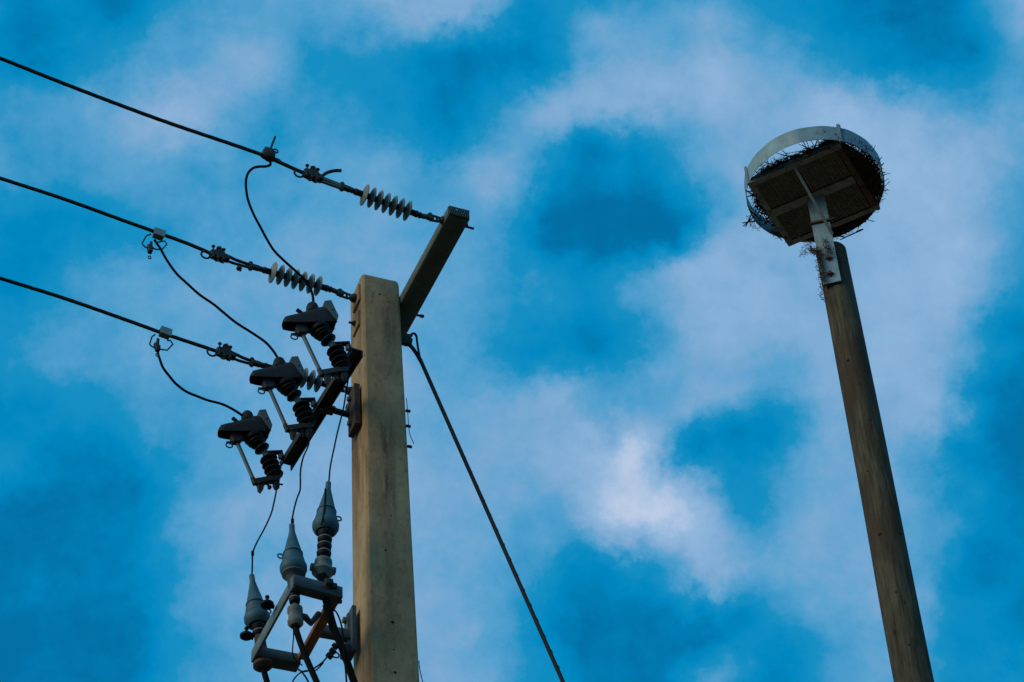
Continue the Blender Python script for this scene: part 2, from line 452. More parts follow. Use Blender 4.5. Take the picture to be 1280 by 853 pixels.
# ------------------------------------------------------------------ ground
g = MB(); NG = 40; S = 3000
vs = []; fs = []
for i in range(NG + 1):
    for j in range(NG + 1):
        a = (i / NG * 2 - 1); b = (j / NG * 2 - 1)
        x = math.copysign(abs(a) ** 3, a) * S; y = math.copysign(abs(b) ** 3, b) * S
        zz = noise.noise(Vector((x * .02, y * .02, 0))) * min(2.5, Vector((x, y)).length * .012)
        vs.append((x, y, zz - .02))
for i in range(NG):
    for j in range(NG):
        k = i * (NG + 1) + j; fs.append((k, k + NG + 1, k + NG + 2, k + 1))
g.add(vs, fs, True)
me = g.mesh('ground'); me.materials.append(M['ground'])
go = bpy.data.objects.new('ground', me); col.objects.link(go); go['kind'] = 'structure'

# ------------------------------------------------------------------ concrete pole
HG = -O.z - .3
def shaft_section(z):
    t = -z
    near = Vector((-.105 + .0018 * t, -.08)); xr = .105 + .012 * t; yb = .128 + .030 * t
    return near.x, xr, near.y, yb
pole_o, pl = thing('utility_pole', 'tapered square concrete utility pole with stained tan faces and a slanting steel crossarm', 'utility pole', (0, 0, -O.z))
mb = MB(); levels = [.030, .020, -.01] + [-.2 - i * .35 for i in range(36)]
levels = [z for z in levels if z > HG] + [HG]
nl = len(levels); vs = []
CH = 5
for i, z in enumerate(levels):
    xa, xb, ya, yb = shaft_section(z)
    sh = .014 if i == 0 else (.004 if i == 1 else 0)
    xa += sh; xb -= sh; ya += sh; yb -= sh; rr = .016
    for cx_, cy_, a0 in ((xb - rr, yb - rr, 0), (xa + rr, yb - rr, 90), (xa + rr, ya + rr, 180), (xb - rr, ya + rr, 270)):
        for q in range(4):
            a = math.radians(a0 + q * 30)
            wob = noise.noise(Vector((cx_ * 9 + q, cy_ * 9, z * 2.3))) * .0022
            vs.append((cx_ + (rr + wob) * math.cos(a), cy_ + (rr + wob) * math.sin(a), z))
fs = []
for i in range(nl - 1):
    for k in range(16): fs.append((i * 16 + k, i * 16 + (k + 1) % 16, (i + 1) * 16 + (k + 1) % 16, (i + 1) * 16 + k))
fs.append(list(range(16))); fs.append([(nl - 1) * 16 + k for k in range(16)])
mb.add(vs, fs, False)
shaft = part('shaft', mb, 'concrete', pole_o, pl)
# bolt holes and blowholes sunk into the wide face
cut = MB()
for x, y, r in ((475, 368, .008), (485, 378, .0055), (482, 688, .007), (491, 778, .010), (494, 841, .0095), (489, 645, .005), (492, 812, .005)):
    p = Y(x, y, -.08); cut.lathe(p + Vector((0, -.03, 0)), p + Vector((0, .05, 0)), [(0, r), (1, r * .8)], 8, False)
cme = cut.mesh('cutter', pl); cob = bpy.data.objects.new('cutter', cme); col.objects.link(cob); cob.matrix_world = pole_o.matrix_basis.copy()
bo = shaft.modifiers.new('holes', 'BOOLEAN'); bo.operation = 'DIFFERENCE'; bo.object = cob; bo.solver = 'EXACT'
bpy.context.view_layer.update()
dg = bpy.context.evaluated_depsgraph_get()
nm = bpy.data.meshes.new_from_object(shaft.evaluated_get(dg))
shaft.modifiers.clear(); shaft.data = nm; nm.name = 'shaft'
if not nm.materials: nm.materials.append(M['concrete'])
nm.set_sharp_from_angle(angle=math.radians(20))
bpy.data.objects.remove(cob)

# crossarm: a steel box section bolted across the far side of the pole, reaching towards the camera
a0 = X(500, 369, .110); a1 = Zp(560, 258, a0.z - .045)
axd = (a1 - a0); axd.z *= 1.0; axn = axd.normalized()
W_ = .116; Hh = .064
back = a0 - axn * .24
side = Vector((-axn.y, axn.x, 0)); side = side if side.x > 0 else -side
def arm_c(p): return p + side * W_ / 2 + Vector((0, 0, -Hh / 2))
mb = MB(); mb.bar(arm_c(back), arm_c(a1), W_, Hh, bev=.004)
arm_o = part('crossarm', mb, 'arm', pole_o, pl)
mb = MB(); ec = arm_c(a1)
mb.box(ec + axn * .004, .008, W_ * .94, Hh * .92, axn)
cap = part('end_cap', mb, 'steel', arm_o, pl)
for k in range(9):
    mb = MB(); u_ = (-.42 + .105 * k) * W_
    mb.bar(ec + axn * .0095 + side * (u_ - .008) + Vector((0, 0, -Hh * .40)), ec + axn * .0095 + side * (u_ + .008) + Vector((0, 0, Hh * .40)), .003, .003, up=axn)
    part('rib', mb, 'galv', arm_o, pl)
mb = MB(); q = ec + axn * .012 - side * .014 + Vector((0, 0, .006)); mb.nut(q, axn, .006, .006, 8)
part('rivet_or_sky_hole', mb, 'galv_bright', arm_o, pl)  # pale stub stands in for bright sky seen through a hole in the end
# eye bolt through the crossarm end
e1 = X(551, 275, a1.x - .012) ; e1 = Vector((a1.x - .004, a1.y + .075, a1.z - Hh * .45))
mb = MB(); mb.tube([e1 - Vector((.02, 0, 0)), e1 + Vector((W_ + .055, 0.006, -.004))], .0065, 8)
mb.nut(e1 + Vector((W_ + .012, 0, 0)), (1, 0, 0), .014, .014)
part('bolt', mb, 'steel', pole_o, pl)
mb = MB(); mb.lathe(e1 - Vector((.016, 0, 0)), e1 + Vector((.006, 0, 0)), [(0, .012), (.5, .022), (1, .022)], 14)
part('eye_nut', mb, 'steel', pole_o, pl)
# bolts through pole and arm
def through(px_, py_, x0, x1, yv, label=None, r=.0065):
    a = X(px_, py_, x0)
    mb = MB(); mb.tube([a, Vector((x1, a.y, a.z))], r, 8); return mb, a
b0 = X(436, 403, -.150)
mb = MB(); mb.tube([b0, Vector((.20, b0.y, b0.z))], .0065, 8)
mb.nut(Vector((-.118, b0.y, b0.z)), (1, 0, 0), .017, .016); mb.nut(Vector((-.126, b0.y, b0.z)), (1, 0, 0), .012, .016)
part('bolt', mb, 'steel', pole_o, pl)
def washer(c, s_=.072):
    mb = MB(); c = Vector(c)
    mb.prism([c + Vector((0, s_ * 1.0 * math.cos(a), s_ * 1.0 * math.sin(a))) for a in (math.radians(45 + 90 * k) for k in range(4))], (.007, 0, 0)); return mb
w2a = X(443, 373, -.122)
part('square_washer', washer((-.1085, b0.y, b0.z)), 'concrete', pole_o, pl)
part('square_washer', washer((-.1085, w2a.y, w2a.z), .078), 'concrete', pole_o, pl)
mb = MB(); mb.lathe((-.150, w2a.y, w2a.z), (-.111, w2a.y, w2a.z), [(0, .012), (.25, .02), (.6, .026), (1, .022)], 14)
part('eye_nut', mb, 'steel', pole_o, pl)
mb = MB(); mb.tube([b0 + Vector((.405, 0, 0)), b0 + Vector((.445, 0, 0))], .010, 8)   # bolt end clear of the arm
p5 = Y(530, 396, b0.y)
mb = MB(); mb.tube([Vector((.2, b0.y, p5.z)), Vector((p5.x, b0.y, p5.z))], .0065, 8); mb.nut((p5.x - .012, b0.y, p5.z), (1, 0, 0), .011, .016)
part('bolt', mb, 'steel', pole_o, pl)
w3a = X(437, 489, -.125)
mb = MB(); mb.lathe((-.150, w3a.y, w3a.z), (-.105, w3a.y, w3a.z), [(0, .012), (.25, .02), (.6, .024), (1, .022)], 14)
part('eye_nut', mb, 'steel', pole_o, pl)
# warning-tape wire clips on the far right edge
def edge(x, y): return X(x, y, .107 + .012 * 1.5)
w = [edge(508, 498), edge(509.5, 512), edge(510.8, 533), edge(513, 545), edge(517.5, 555)]
mb = MB(); mb.tube(smooth(w, 4), .0022, 5)
solo('earth_wire', mb, 'steel', 'thin loose wire held by black clips on the right edge of the concrete pole', 'wire', w[0])
cg = 'black clips on the pole edge'
for k, (x, y, lb) in enumerate(((510, 514, 'small black clip holding the thin wire, topmost on the pole edge'), (510.5, 533, 'small black clip in the middle of the thin wire on the pole edge'), (512, 558.5, 'small black clip below the loose end of the thin wire, lowest on the pole edge'))):
    p = edge(x, y); mb = MB(); mb.bar(p - Vector((.012, 0, 0)), p + Vector((.012, 0, 0)), .010, .012)
    solo('wire_clip', mb, 'black', lb, 'clip', p, cg)
w = [X(523.5, 826, .138), X(525, 838, .142), X(529, 856, .150), X(531, 880, .15)]
mb = MB(); mb.tube(smooth(w, 4), .0025, 5)
solo('earth_wire', mb, 'steel', 'short thin wire leaving the right edge of the concrete pole at the bottom', 'wire', w[0])

# ------------------------------------------------------------------ the three lines: conductor, strain clamp, insulator string
TW = math.tan(math.radians(6))
def wire_plane(ax_, ay_):
    n = (EY - EX * TW).normalized(); o = O + EX * ax_ + EY * ay_
    return lambda x, y: L(hit(x, y, n, o))
def rel(Pf, *pts): return [Pf(x, y) for x, y in pts]
lines = [
 dict(P=wire_plane(e1.x, e1.y), pts=[(0, 73), (100, 112.5), (200, 150), (300, 184), (335, 197), (386, 219.5)], end=(550, 275), d1=(455.7, 244), d7=(509.4, 263.7), name='top'),
 dict(P=wire_plane(-.15, w2a.y), pts=[(0, 223), (80, 249), (160, 278), (230, 303), (268, 319)], end=(437, 371), d1=(341, 341), d7=(397.5, 357.5), name='mid'),
 dict(P=wire_plane(-.15, w3a.y + .09), pts=[(0, 348), (80, 373), (160, 401), (204, 417), (240, 429), (276, 441)], end=(437, 488), d1=(343, 461.5), d7=(398, 478), name='low'),
]
wl = ['topmost dark power line running to the upper left frame edge', 'middle dark power line of the three, dead-ended on the pole top', 'lowest of the three dark power lines, dead-ended behind the fuse arm']
il = ['seven-disc grey insulator string hanging from the end of the slanting crossarm', 'seven-disc grey insulator string fixed to the left face of the pole top', 'grey insulator string partly hidden behind the middle fuse cutout']
cla = ['bolted strain clamp with upturned cable tail on the topmost line', 'bolted strain clamp with round loop on the middle line', 'bolted strain clamp with round loop on the lowest line']
for i, ln in enumerate(lines):
    P = ln['P']
    w = rel(P, *ln['pts'])
    d = (w[0] - w[1]); far = []
    p = w[0].copy()
    slope = d.normalized()
    for k in range(1, 15):
        slope = (slope + Vector((0, 0, .006))).normalized(); p = p + slope * 2.0; far.append(p.copy())
    pts = far[::-1] + smooth(w, 5)
    mb = MB()
    # stranded conductor: a five-lobed section that twists along its length
    mb.tube(pts, .0096, 8)
    for s_ in range(3):
        hp = []
        for a_, b_ in zip(smooth(w, 5), smooth(w, 5)[1:]):
            for q_ in range(6):
                pp = a_.lerp(b_, q_ / 6); hp.append(pp)
        tot = 0; hel = []
        for j_, pp in enumerate(hp):
            if j_: tot += (pp - hp[j_ - 1]).length
            dd = (hp[min(j_ + 1, len(hp) - 1)] - hp[max(j_ - 1, 0)]).normalized()
            sx_ = dd.cross(EZ).normalized(); sy_ = dd.cross(sx_)
            an = tot * 26 + s_ * 2.0944
            hel.append(pp + (sx_ * math.cos(an) + sy_ * math.sin(an)) * .0058)
        mb.tube(hel, .0043, 4, False)
    solo('power_line', mb, 'cond', wl[i], 'power line', w[-1], 'power lines running to the upper left')
    # insulator string
    c1, c7 = P(*ln['d1']), P(*ln['d7']); ax_ = (c7 - c1).normalized(); endp = P(*ln['end'])
    root, rl_ = thing('insulator_string', il[i], 'insulator', endp, 'dead-end insulator strings')
    a = c1 - ax_ * .045; b = c7 + ax_ * .045
    mb = MB(); mb.tube([a, b], .0165, 12); part('rod', mb, 'polymer', root, rl_)
    for k in range(7):
        c = c1.lerp(c7, k / 6); h = .014
        r_ = .059 if k == 0 else .0555
        mb = MB(); mb.lathe(c - ax_ * h, c + ax_ * h, [(0, .012), (.10, .030), (.24, .043), (.40, r_ * .95), (.52, r_), (.62, r_ * .96), (.78, .043), (.92, .028), (1, .012)], 22)
        part('disc', mb, 'shed', root, rl_)
    mb = MB(); mb.lathe(a - ax_ * .035, a + ax_ * .012, [(0, .010), (.2, .016), (.5, .013), (.55, .018), (.8, .018), (1, .012)], 12); part('end_fitting', mb, 'steel', root, rl_)
    mb = MB(); mb.lathe(b + ax_ * .04, b - ax_ * .012, [(0, .010), (.3, .018), (.5, .013), (.55, .018), (.8, .018), (1, .012)], 12); part('end_fitting', mb, 'steel', root, rl_)
    # clevis to the structure
    cl_ = endp.lerp(b, .40); mb = MB(); mb.bar(b + ax_ * .035, cl_, .018, .020); mb.box(cl_, .035, .022, .030, ax_)
    mb.tube([cl_ + Vector((0, 0, .026)), cl_ - Vector((0, 0, .026))], .0065, 8); mb.nut(cl_ + Vector((0, 0, .022)), (0, 0, 1), .012, .010); part('clevis', mb, 'steel', root, rl_)
    mb = MB(); sh_ = [cl_ + Vector((0, 0, .019)), endp + Vector((-.01, 0, .015)), endp + Vector((.012, 0, 0)), endp + Vector((-.01, 0, -.017)), cl_ - Vector((0, 0, .020))]
    mb.tube([sh_[0], sh_[1]], .0065, 8); mb.tube([sh_[3], sh_[4]], .0065, 8); mb.ring(endp + Vector((-.002, 0, 0)), (0, 1, 0), .015, .0065, 12, 6); part('shackle', mb, 'steel', root, rl_)
    # strain clamp
    cc = P(*[(390, 219.5), (273, 320), (281, 442)][i]); cdv = (a - cc).normalized()
    root, rl_ = thing('strain_clamp', cla[i], 'clamp', cc, 'bolted strain clamps')
    upv = (EZ - cdv * cdv.z).normalized(); sd = cdv.cross(upv)
    def q(u_, v_, s_=0.0): return cc + cdv * u_ + upv * v_ + sd * s_
    mb = MB(); mb.prism([q(-.050, .010), q(-.040, .020), q(-.018, .022), q(-.008, .032), q(.026, .030), q(.034, .016), q(.055, .010), q(.058, -.014), q(.036, -.018), q(.028, -.030), q(.008, -.024), q(-.006, -.032), q(-.022, -.022), q(-.046, -.018)], sd * .019, .003)
    part('body', mb, 'steel', root, rl_)
    mb = MB(); mb.prism([q(-.02, .030), q(-.012, .056), q(.014, .060), q(.030, .036)], sd * .013, .006); mb.tube([q(.002, .05, -.02), q(.002, .05, .02)], .006, 8); part('keeper', mb, 'galv_rust', root, rl_)
    for u_ in (-.036, -.008, .022):
        mb = MB(); mb.tube([q(u_, .044, .017), q(u_, -.046 - .016 * (u_ > -.02), .017)], .0045, 6); mb.nut(q(u_, -.038, .017), upv, .0105, .010); mb.nut(q(u_, .040, .017), upv, .0105, .008); part('clamp_bolt', mb, 'steel', root, rl_)
    lc = q(-.070, -.022); mb = MB(); mb.ring(lc, sd - upv * .35, .024, .0058, 18, 6, .8, up=cdv); part('loop', mb, 'steel', root, rl_)
    # yoke straps to the rod
    ya = a - ax_ * .035; yb_ = ya - ax_ * .045
    if i == 0:
        mb = MB(); mb.bar(q(.045, .006), yb_ + upv * .004, .014, .020); part('strap', mb, 'galv_rust', root, rl_)
        mb = MB(); mb.bar(q(.05, -.018), yb_ - upv * .014, .014, .010); part('strap', mb, 'galv_rust', root, rl_)
        t_ = rel(P, (398, 224), (402, 221), (408, 216.5), (414, 214.5), (420, 213.5), (426, 213.5)); mb = MB(); mb.tube(smooth(t_, 4), [.009] * (len(smooth(t_, 4)) - 1) + [.0095], 8); part('cable_tail', mb, 'cond', root, rl_)
    else:
        mb = MB(); mb.tube(smooth([q(.04, .022), q(.07, .016), q(.10, .010), yb_ + upv * .008], 4), .0085, 8); part('strap', mb, 'steel', root, rl_)
        mb = MB(); mb.tube([q(.04, -.016), q(.08, -.020), yb_ - upv * .014], .0075, 8); part('strap', mb, 'steel', root, rl_)
        if i == 1:
            mb = MB(); hb = P(299, 330); mb.tube([hb, hb - Vector((0, 0, .05)) + ax_ * .008], .006, 8); mb.nut(hb - Vector((0, 0, .034)), (0, 0, 1), .015, .016); part('hanging_bolt', mb, 'steel', root, rl_)
    mb = MB(); mb.box(yb_.lerp(ya, .45), .055, .024, .022, ax_); mb.tube([yb_ + upv * .028, yb_ - upv * .028], .0062, 8); mb.nut(yb_ + upv * .020, upv, .013, .014); mb.nut(yb_ - upv * .020, upv, .013, .012); part('clevis', mb, 'steel', root, rl_)

# ------------------------------------------------------------------ tap clamps on the lines
P = lines[0]['P']
c = P(335.5, 193.5)
root, rl_ = thing('tap_clamp', 'dark bolted tap clamp with eye bolt pointing up on the topmost line', 'tap clamp', c, 'tap clamps on the lines')
ld = (P(386, 219.5) - P(300, 184)).normalized(); upv = (EZ - ld * ld.z).normalized()
def q(u_, v_, s_=0): return c + ld * u_ + upv * v_ + ld.cross(upv) * s_
mb = MB(); mb.prism([q(-.033, -.022), q(-.036, .004), q(-.022, .034), q(.014, .038), q(.030, .022), q(.034, -.022), q(.01, -.036)], ld.cross(upv) * .022, .007); part('body', mb, 'steel', root, rl_)
mb = MB(); mb.tube([q(.006, .02), P(339, 184), P(344, 171)], .006, 8); part('eye_bolt', mb, 'steel', root, rl_)
mb = MB(); mb.ring(P(344.5, 189), ld.cross(upv), .013, .0042, 12, 6); mb.tube([P(341, 193), P(344, 190)], .006, 6); part('ring', mb, 'steel', root, rl_)
mb = MB(); mb.ring(P(346.5, 201), ld.cross(upv), .022, .0042, 14, 6, .6, up=ld); part('ring', mb, 'steel', root, rl_)
for s_ in (-.018, .018):
    mb = MB(); mb.nut(q(s_, .036), upv, .011, .014); part('nut', mb, 'steel', root, rl_)
for i, (bx, lp, rp, tl, lab) in enumerate((
   ((197.5, 296.5), [(188.5, 293), (183, 295), (177.5, 304.5), (181, 309), (187, 311)], [(197, 303), (206, 301.5), (208.6, 305.5), (202, 312.5), (193.5, 311.5), (188, 309)], [(189, 303), (188.5, 309), (187.5, 316), (187, 322)], 'galvanised tap clamp with open wire stirrup hanging on the middle line'),
   ((205.5, 420), [(194, 418.5), (190, 421), (187, 430.5), (190, 433.5), (196, 436)], [(209, 426), (213, 426), (216, 430.5), (209, 438), (201, 437), (197, 434)], [(197.5, 424), (197, 432), (197, 439), (196.6, 444)], 'galvanised tap clamp with open wire stirrup hanging on the lowest line'))):
    P = lines[i + 1]['P']; c = P(*bx)
    root, rl_ = thing('tap_clamp', lab, 'tap clamp', c, 'tap clamps on the lines')
    ld = (P(bx[0] + 40, bx[1] + 14.5) - c).normalized(); upv = (EZ - ld * ld.z).normalized(); sd = ld.cross(upv)
    def q(u_, v_, s_=0): return c + ld * u_ + upv * v_ + sd * s_
    mb = MB(); mb.box(q(0, .008, .002), .054, .036, .030, ld, upv, bev=.004); part('body', mb, 'galv_rust', root, rl_)
    tw = sd if sd.y < 0 else -sd; mb = MB(); mb.box(q(.001, .018) + tw * .020, .060, .005, .046, ld, upv, bev=0); mb.box(q(.001, .040) , .060, .044, .005, ld, upv, bev=0); part('cover_plate', mb, 'galv_bright', root, rl_)
    mb = MB(); mb.tube(rel(P, *lp), .0042, 6); part('stirrup', mb, 'steel', root, rl_)
    mb = MB(); mb.tube(rel(P, *rp), .0042, 6); part('stirrup', mb, 'steel', root, rl_)
    t_ = rel(P, *tl)
    mb = MB(); mb.tube([t_[0], t_[1], t_[2]], [.008, .009, .007], 8); mb.prism([t_[1] + ld * -.02 + upv * .006, t_[1] + ld * .014 + upv * -.004, t_[2] + ld * .010, t_[2] - ld * .010], sd * .014, .004); part('hot_stick_screw', mb, 'steel', root, rl_)
    mb = MB(); mb.ring(t_[3], sd, .008, .0032, 10, 5, 1.25, up=ld); part('ring', mb, 'steel', root, rl_)

# ------------------------------------------------------------------ fuse arm and cutouts
ZA = -.85
A0, A1 = Zp(357, 580, ZA), Zp(446, 437, ZA)
ad = (A1 - A0).normalized(); asd = Vector((ad.y, -ad.x, 0)); asd = asd if asd.x > 0 else -asd
root, rl_ = thing('fuse_mounting_arm', 'dark steel channel arm carrying the fuse cutouts, held off the pole by a pipe', 'mounting arm', X(445, 518, -.12))
FA = root
mb = MB(); mb.bar(A0 + Vector((0, 0, .0)), A1, .066, .008); part('web', mb, 'steel', root, rl_)
for s_ in (-1, 1):
    mb = MB(); mb.bar(A0 + asd * .030 * s_ + Vector((0, 0, -.018)), A1 + asd * .030 * s_ + Vector((0, 0, -.018)), .007, .040); part('flange', mb, 'steel', root, rl_)
stb = X(441, 520, -.12)
sta = Vector((A0.lerp(A1, .5).x - .0, stb.y, ZA - .02)); fr = (stb.y - A0.y) / (A1.y - A0.y); sta.x = A0.lerp(A1, fr).x
mb = MB(); mb.tube([sta, Vector((-.13, stb.y, stb.z))], .0165, 12); part('pipe', mb, 'steel', root, rl_)
mb = MB(); mb.nut(sta + Vector((0, 0, -.015)), (0, 0, 1), .022, .03); mb.box(sta + Vector((.035, 0, -.01)), .05, .06, .012); part('u_bolt', mb, 'steel', root, rl_)
pc = Vector((-.1275, stb.y - .045, stb.z - .005))
mb = MB(); mb.box(pc, .028, .115, .275, (1, 0, 0), bev=0); part('pole_plate', mb, 'steelrust', root, rl_)
for dz in (-.085, .085):
    mb = MB(); mb.nut(pc + Vector((-.022, .012, dz)), (1, 0, 0), .016, .02); part('bolt', mb, 'galv_rust', root, rl_)
mb = MB(); mb.ring(pc + Vector((-.02, .05, .06)), (1, 0, 0), .017, .006, 12, 6); part('washer', mb, 'galv', root, rl_)

Yc = Zp(355, 570, ZA).y + .0
def C1(x, y): return Y(x, y, Yc)
groot, rl_ = thing('fuse_cutout', 'lowest and leftmost dark hooded fuse cutout, at the far end of the fuse arm', 'fuse cutout', C1(339, 566), 'hooded fuse cutouts on the arm')
H = Vector((0, .030, 0))
mb = MB()
_hp = [C1(*p) for p in ((273, 541), (273.3, 536.5), (276.5, 533.5), (287, 531), (301, 527.5), (306, 524), (320, 522.5), (330, 527), (336, 539), (334, 545.5), (325, 549), (312, 547), (303, 548.5), (296, 545.5), (288.7, 547), (276, 545))]
# hood: a long arched shell, open below like a duck bill
def shell(mb, secs, k=9):
    vs = []; fs = []; n = k + 4
    for top, bot, wy in secs:
        a = C1(*top); b_ = C1(*bot); x_ = (a.x + b_.x) / 2; hgt = a.z - b_.z; z_ = b_.z
        row = []
        for i in range(k):
            t = math.pi * i / (k - 1)
            row.append((x_, -wy * math.copysign(abs(math.cos(t)) ** .55, math.cos(t)), z_ + hgt * math.sin(t) ** .75))
        row[0] = (x_, -wy, z_); row[-1] = (x_, wy, z_)
        row += [(x_, wy * .86, z_ + .002), (x_, wy * .7, z_ + hgt * .45), (x_, -wy * .7, z_ + hgt * .45), (x_, -wy * .86, z_ + .002)]
        vs += [(q_[0], q_[1] + Yc, q_[2]) for q_ in row]
    for i in range(len(secs) - 1):
        for j in range(n): fs.append((i * n + j, i * n + (j + 1) % n, (i + 1) * n + (j + 1) % n, (i + 1) * n + j))
    for o_ in (0, (len(secs) - 1) * n):
        fs.append([o_ + j for j in range(k)] + [o_ + k + j for j in range(4)])
    mb.add(vs, fs, True)
mb = MB(); shell(mb, [((273, 536.5), (273, 540.5), .018), ((275, 533.6), (275, 542.5), .030), ((282, 531.8), (282, 543.5), .034), ((291, 530), (291, 544.5), .036), ((301, 527.3), (301, 545), .040), ((309, 524.5), (309, 545.5), .046), ((318, 523), (318, 546), .050), ((327, 524.5), (327, 546), .050), ((334, 531), (334, 545), .044), ((337, 537), (337, 543.5), .026)])
part('hood', mb, 'hood', groot, rl_)
mb = MB(); mb.lathe(C1(314, 533), C1(318, 549), [(0, .036), (.6, .047), (.9, .049), (1, .040)], 18); part('hood_shade_fill', mb, 'polymer', groot, rl_)  # black plug puts the shade of the hollow hood into colour
mb = MB(); a = C1(309.5, 527); b = C1(309, 514.5); mb.lathe(a, b, [(0, .034), (.45, .033), (.75, .027), (.93, .016), (1, .004)], 16)
part('line_terminal', mb, 'hood', groot, rl_)
mb = MB(); mb.tube([C1(299.5, 530), C1(290.6, 522.8)], .0105, 8); part('terminal_stud', mb, 'polymer', groot, rl_)
mb = MB()
mb.prism([C1(320.5, 521), C1(328.5, 520), C1(337, 539.5), C1(335.5, 545), C1(329, 538)], (0, .053, 0)); part('bracket_plate', mb, 'tube', groot, rl_)
mb = MB(); mb.box(C1(330, 532) + Vector((0, -.056, 0)), .006, .006, .006); part('rivet_or_sky_hole', mb, 'steel', groot, rl_)
# insulator, upper and lower
ia, ib = C1(316.5, 545), C1(329.5, 564)
def sheds(mb, a, b, n, ro, ri, first=None):
    pr = [(0, ri)]
    for k in range(n):
        r_ = ro if not (first and k == 0) else first
        t0 = k / n; t1 = (k + 1) / n; dt = t1 - t0
        pr += [(t0 + dt * .10, ri * 1.05), (t0 + dt * .40, r_ * .94), (t0 + dt * .58, r_), (t0 + dt * .74, r_ * .92), (t0 + dt * .88, ri * 1.1)]
    pr.append((1, ri)); mb.lathe(a, b, pr, 18)
mb = MB(); mb.lathe(C1(314.5, 543), C1(321.5, 555), [(0, .046), (.30, .053), (.50, .052), (.62, .040), (.72, .046), (.82, .046), (1, .028)], 18); part('skirt', mb, 'polymer', groot, rl_)
mb = MB(); sheds(mb, C1(320, 551), ib, 2, .043, .022); part('upper_insulator', mb, 'polymer', groot, rl_)
ic, id_ = C1(334.5, 571), C1(344.5, 597)
mb = MB(); mb.lathe(ib, ic, [(0, .017), (1, .017)], 14); part('centre_band', mb, 'tube', groot, rl_)
mb = MB(); sheds(mb, ic, id_, 4, .047, .024); part('lower_insulator', mb, 'polymer', groot, rl_)
mb = MB(); mb.lathe(id_, C1(345.5, 600.5), [(0, .020), (.4, .026), (1, .018)], 14); part('bottom_cap', mb, 'plate', groot, rl_)
# support strap to the arm
mb = MB(); mb.bar(C1(332, 566.5), C1(352, 565.5), .030, .008); mb.bar(C1(351, 565), C1(353, 573), .030, .010); part('mounting_strap', mb, 'steel', groot, rl_)
mb = MB(); mb.nut(C1(350.5, 571), (0, 0, 1), .012, .03); part('mounting_bolt', mb, 'galv_rust', groot, rl_)
# fuse tube and contacts
mb = MB(); mb.tube([C1(295.5, 551), C1(318.5, 604)], .0105, 12); part('fuse_tube', mb, 'tube', groot, rl_)
mb = MB(); mb.lathe(C1(315.5, 597.5), C1(318.8, 605.5), [(0, .0125), (1, .0135)], 12); mb.lathe(C1(294.8, 549), C1(297.5, 556), [(0, .013), (1, .012)], 12); part('ferrule', mb, 'steel', groot, rl_)
mb = MB(); mb.prism([C1(288.5, 541), C1(300, 543), C1(303, 551), C1(299, 554.5), C1(291, 554), C1(288, 548)], (0, .020, 0), .004); part('top_contact', mb, 'steel', groot, rl_)
mb = MB(); mb.tube([C1(292, 552.5), C1(283, 553.2)], .006, 6); mb.ring(C1(286.5, 557), (0, 1, 0), .0175, .0038, 16, 6, .85, up=(1, 0, 0)); part('pull_ring', mb, 'steel', groot, rl_)
mb = MB(); mb.ring(C1(299.5, 548), (0.2, 1, 0), .017, .005, 14, 6); part('arcing_horn', mb, 'galv_rust', groot, rl_)
mb = MB(); mb.prism([C1(316, 601), C1(328, 598.5), C1(338, 597), C1(346, 599), C1(349, 603), C1(338, 603), C1(330, 605), C1(322, 606.5)], (0, .019, 0), .004); part('hinge_bracket', mb, 'steel', groot, rl_)
mb = MB(); mb.prism([C1(321, 605), C1(330, 606), C1(329, 612), C1(326, 616.5), C1(322.5, 614)], (0, .011, 0), .003); part('trunnion', mb, 'steel', groot, rl_)
mb = MB(); mb.tube([C1(333, 603), C1(337, 610)], .0065, 6); mb.nut(C1(337, 609.5), (0, 1, 0), .010, .02); part('bolt', mb, 'steel', groot, rl_)
mb = MB(); mb.prism([C1(341, 602), C1(349, 603), C1(349, 610.5), C1(344, 612), C1(341.5, 608)], (0, .013, 0), .004); mb.tube([C1(345, 605), C1(353.5, 606)], .0055, 6); part('load_terminal', mb, 'steel', groot, rl_)
st_ = (A1 - A0).normalized()
cuts = [groot]
base = groot.location.copy()
def proj_px(Lp):
    d = O + EX * Lp.x + EY * Lp.y + EZ * Lp.z - CAM
    return to_px(d)
def arm_shift(dpx):
    """slide along the arm until the mount shows this far right of the first one"""
    p0 = C1(339, 566); x0 = proj_px(p0)[0]; lo, hi = 0, 2
    for _ in range(40):
        md = (lo + hi) / 2
        if proj_px(p0 + st_ * md)[0] - x0 < dpx: lo = md
        else: hi = md
    return st_ * lo
SH = [Vector(), arm_shift(40.5), arm_shift(83.5)]
for k, lab in ((1, 'middle dark hooded fuse cutout, in front of the lowest insulator string'), (2, 'highest dark hooded fuse cutout, beside the left face of the concrete pole')):
    c = copy_tree(groot); c['label'] = lab
    c.rotation_euler.z += math.radians((0, 1.6, -2.2)[k]); s_ = SH[k]; c.location = base + EX * s_.x + EY * s_.y + EZ * s_.z

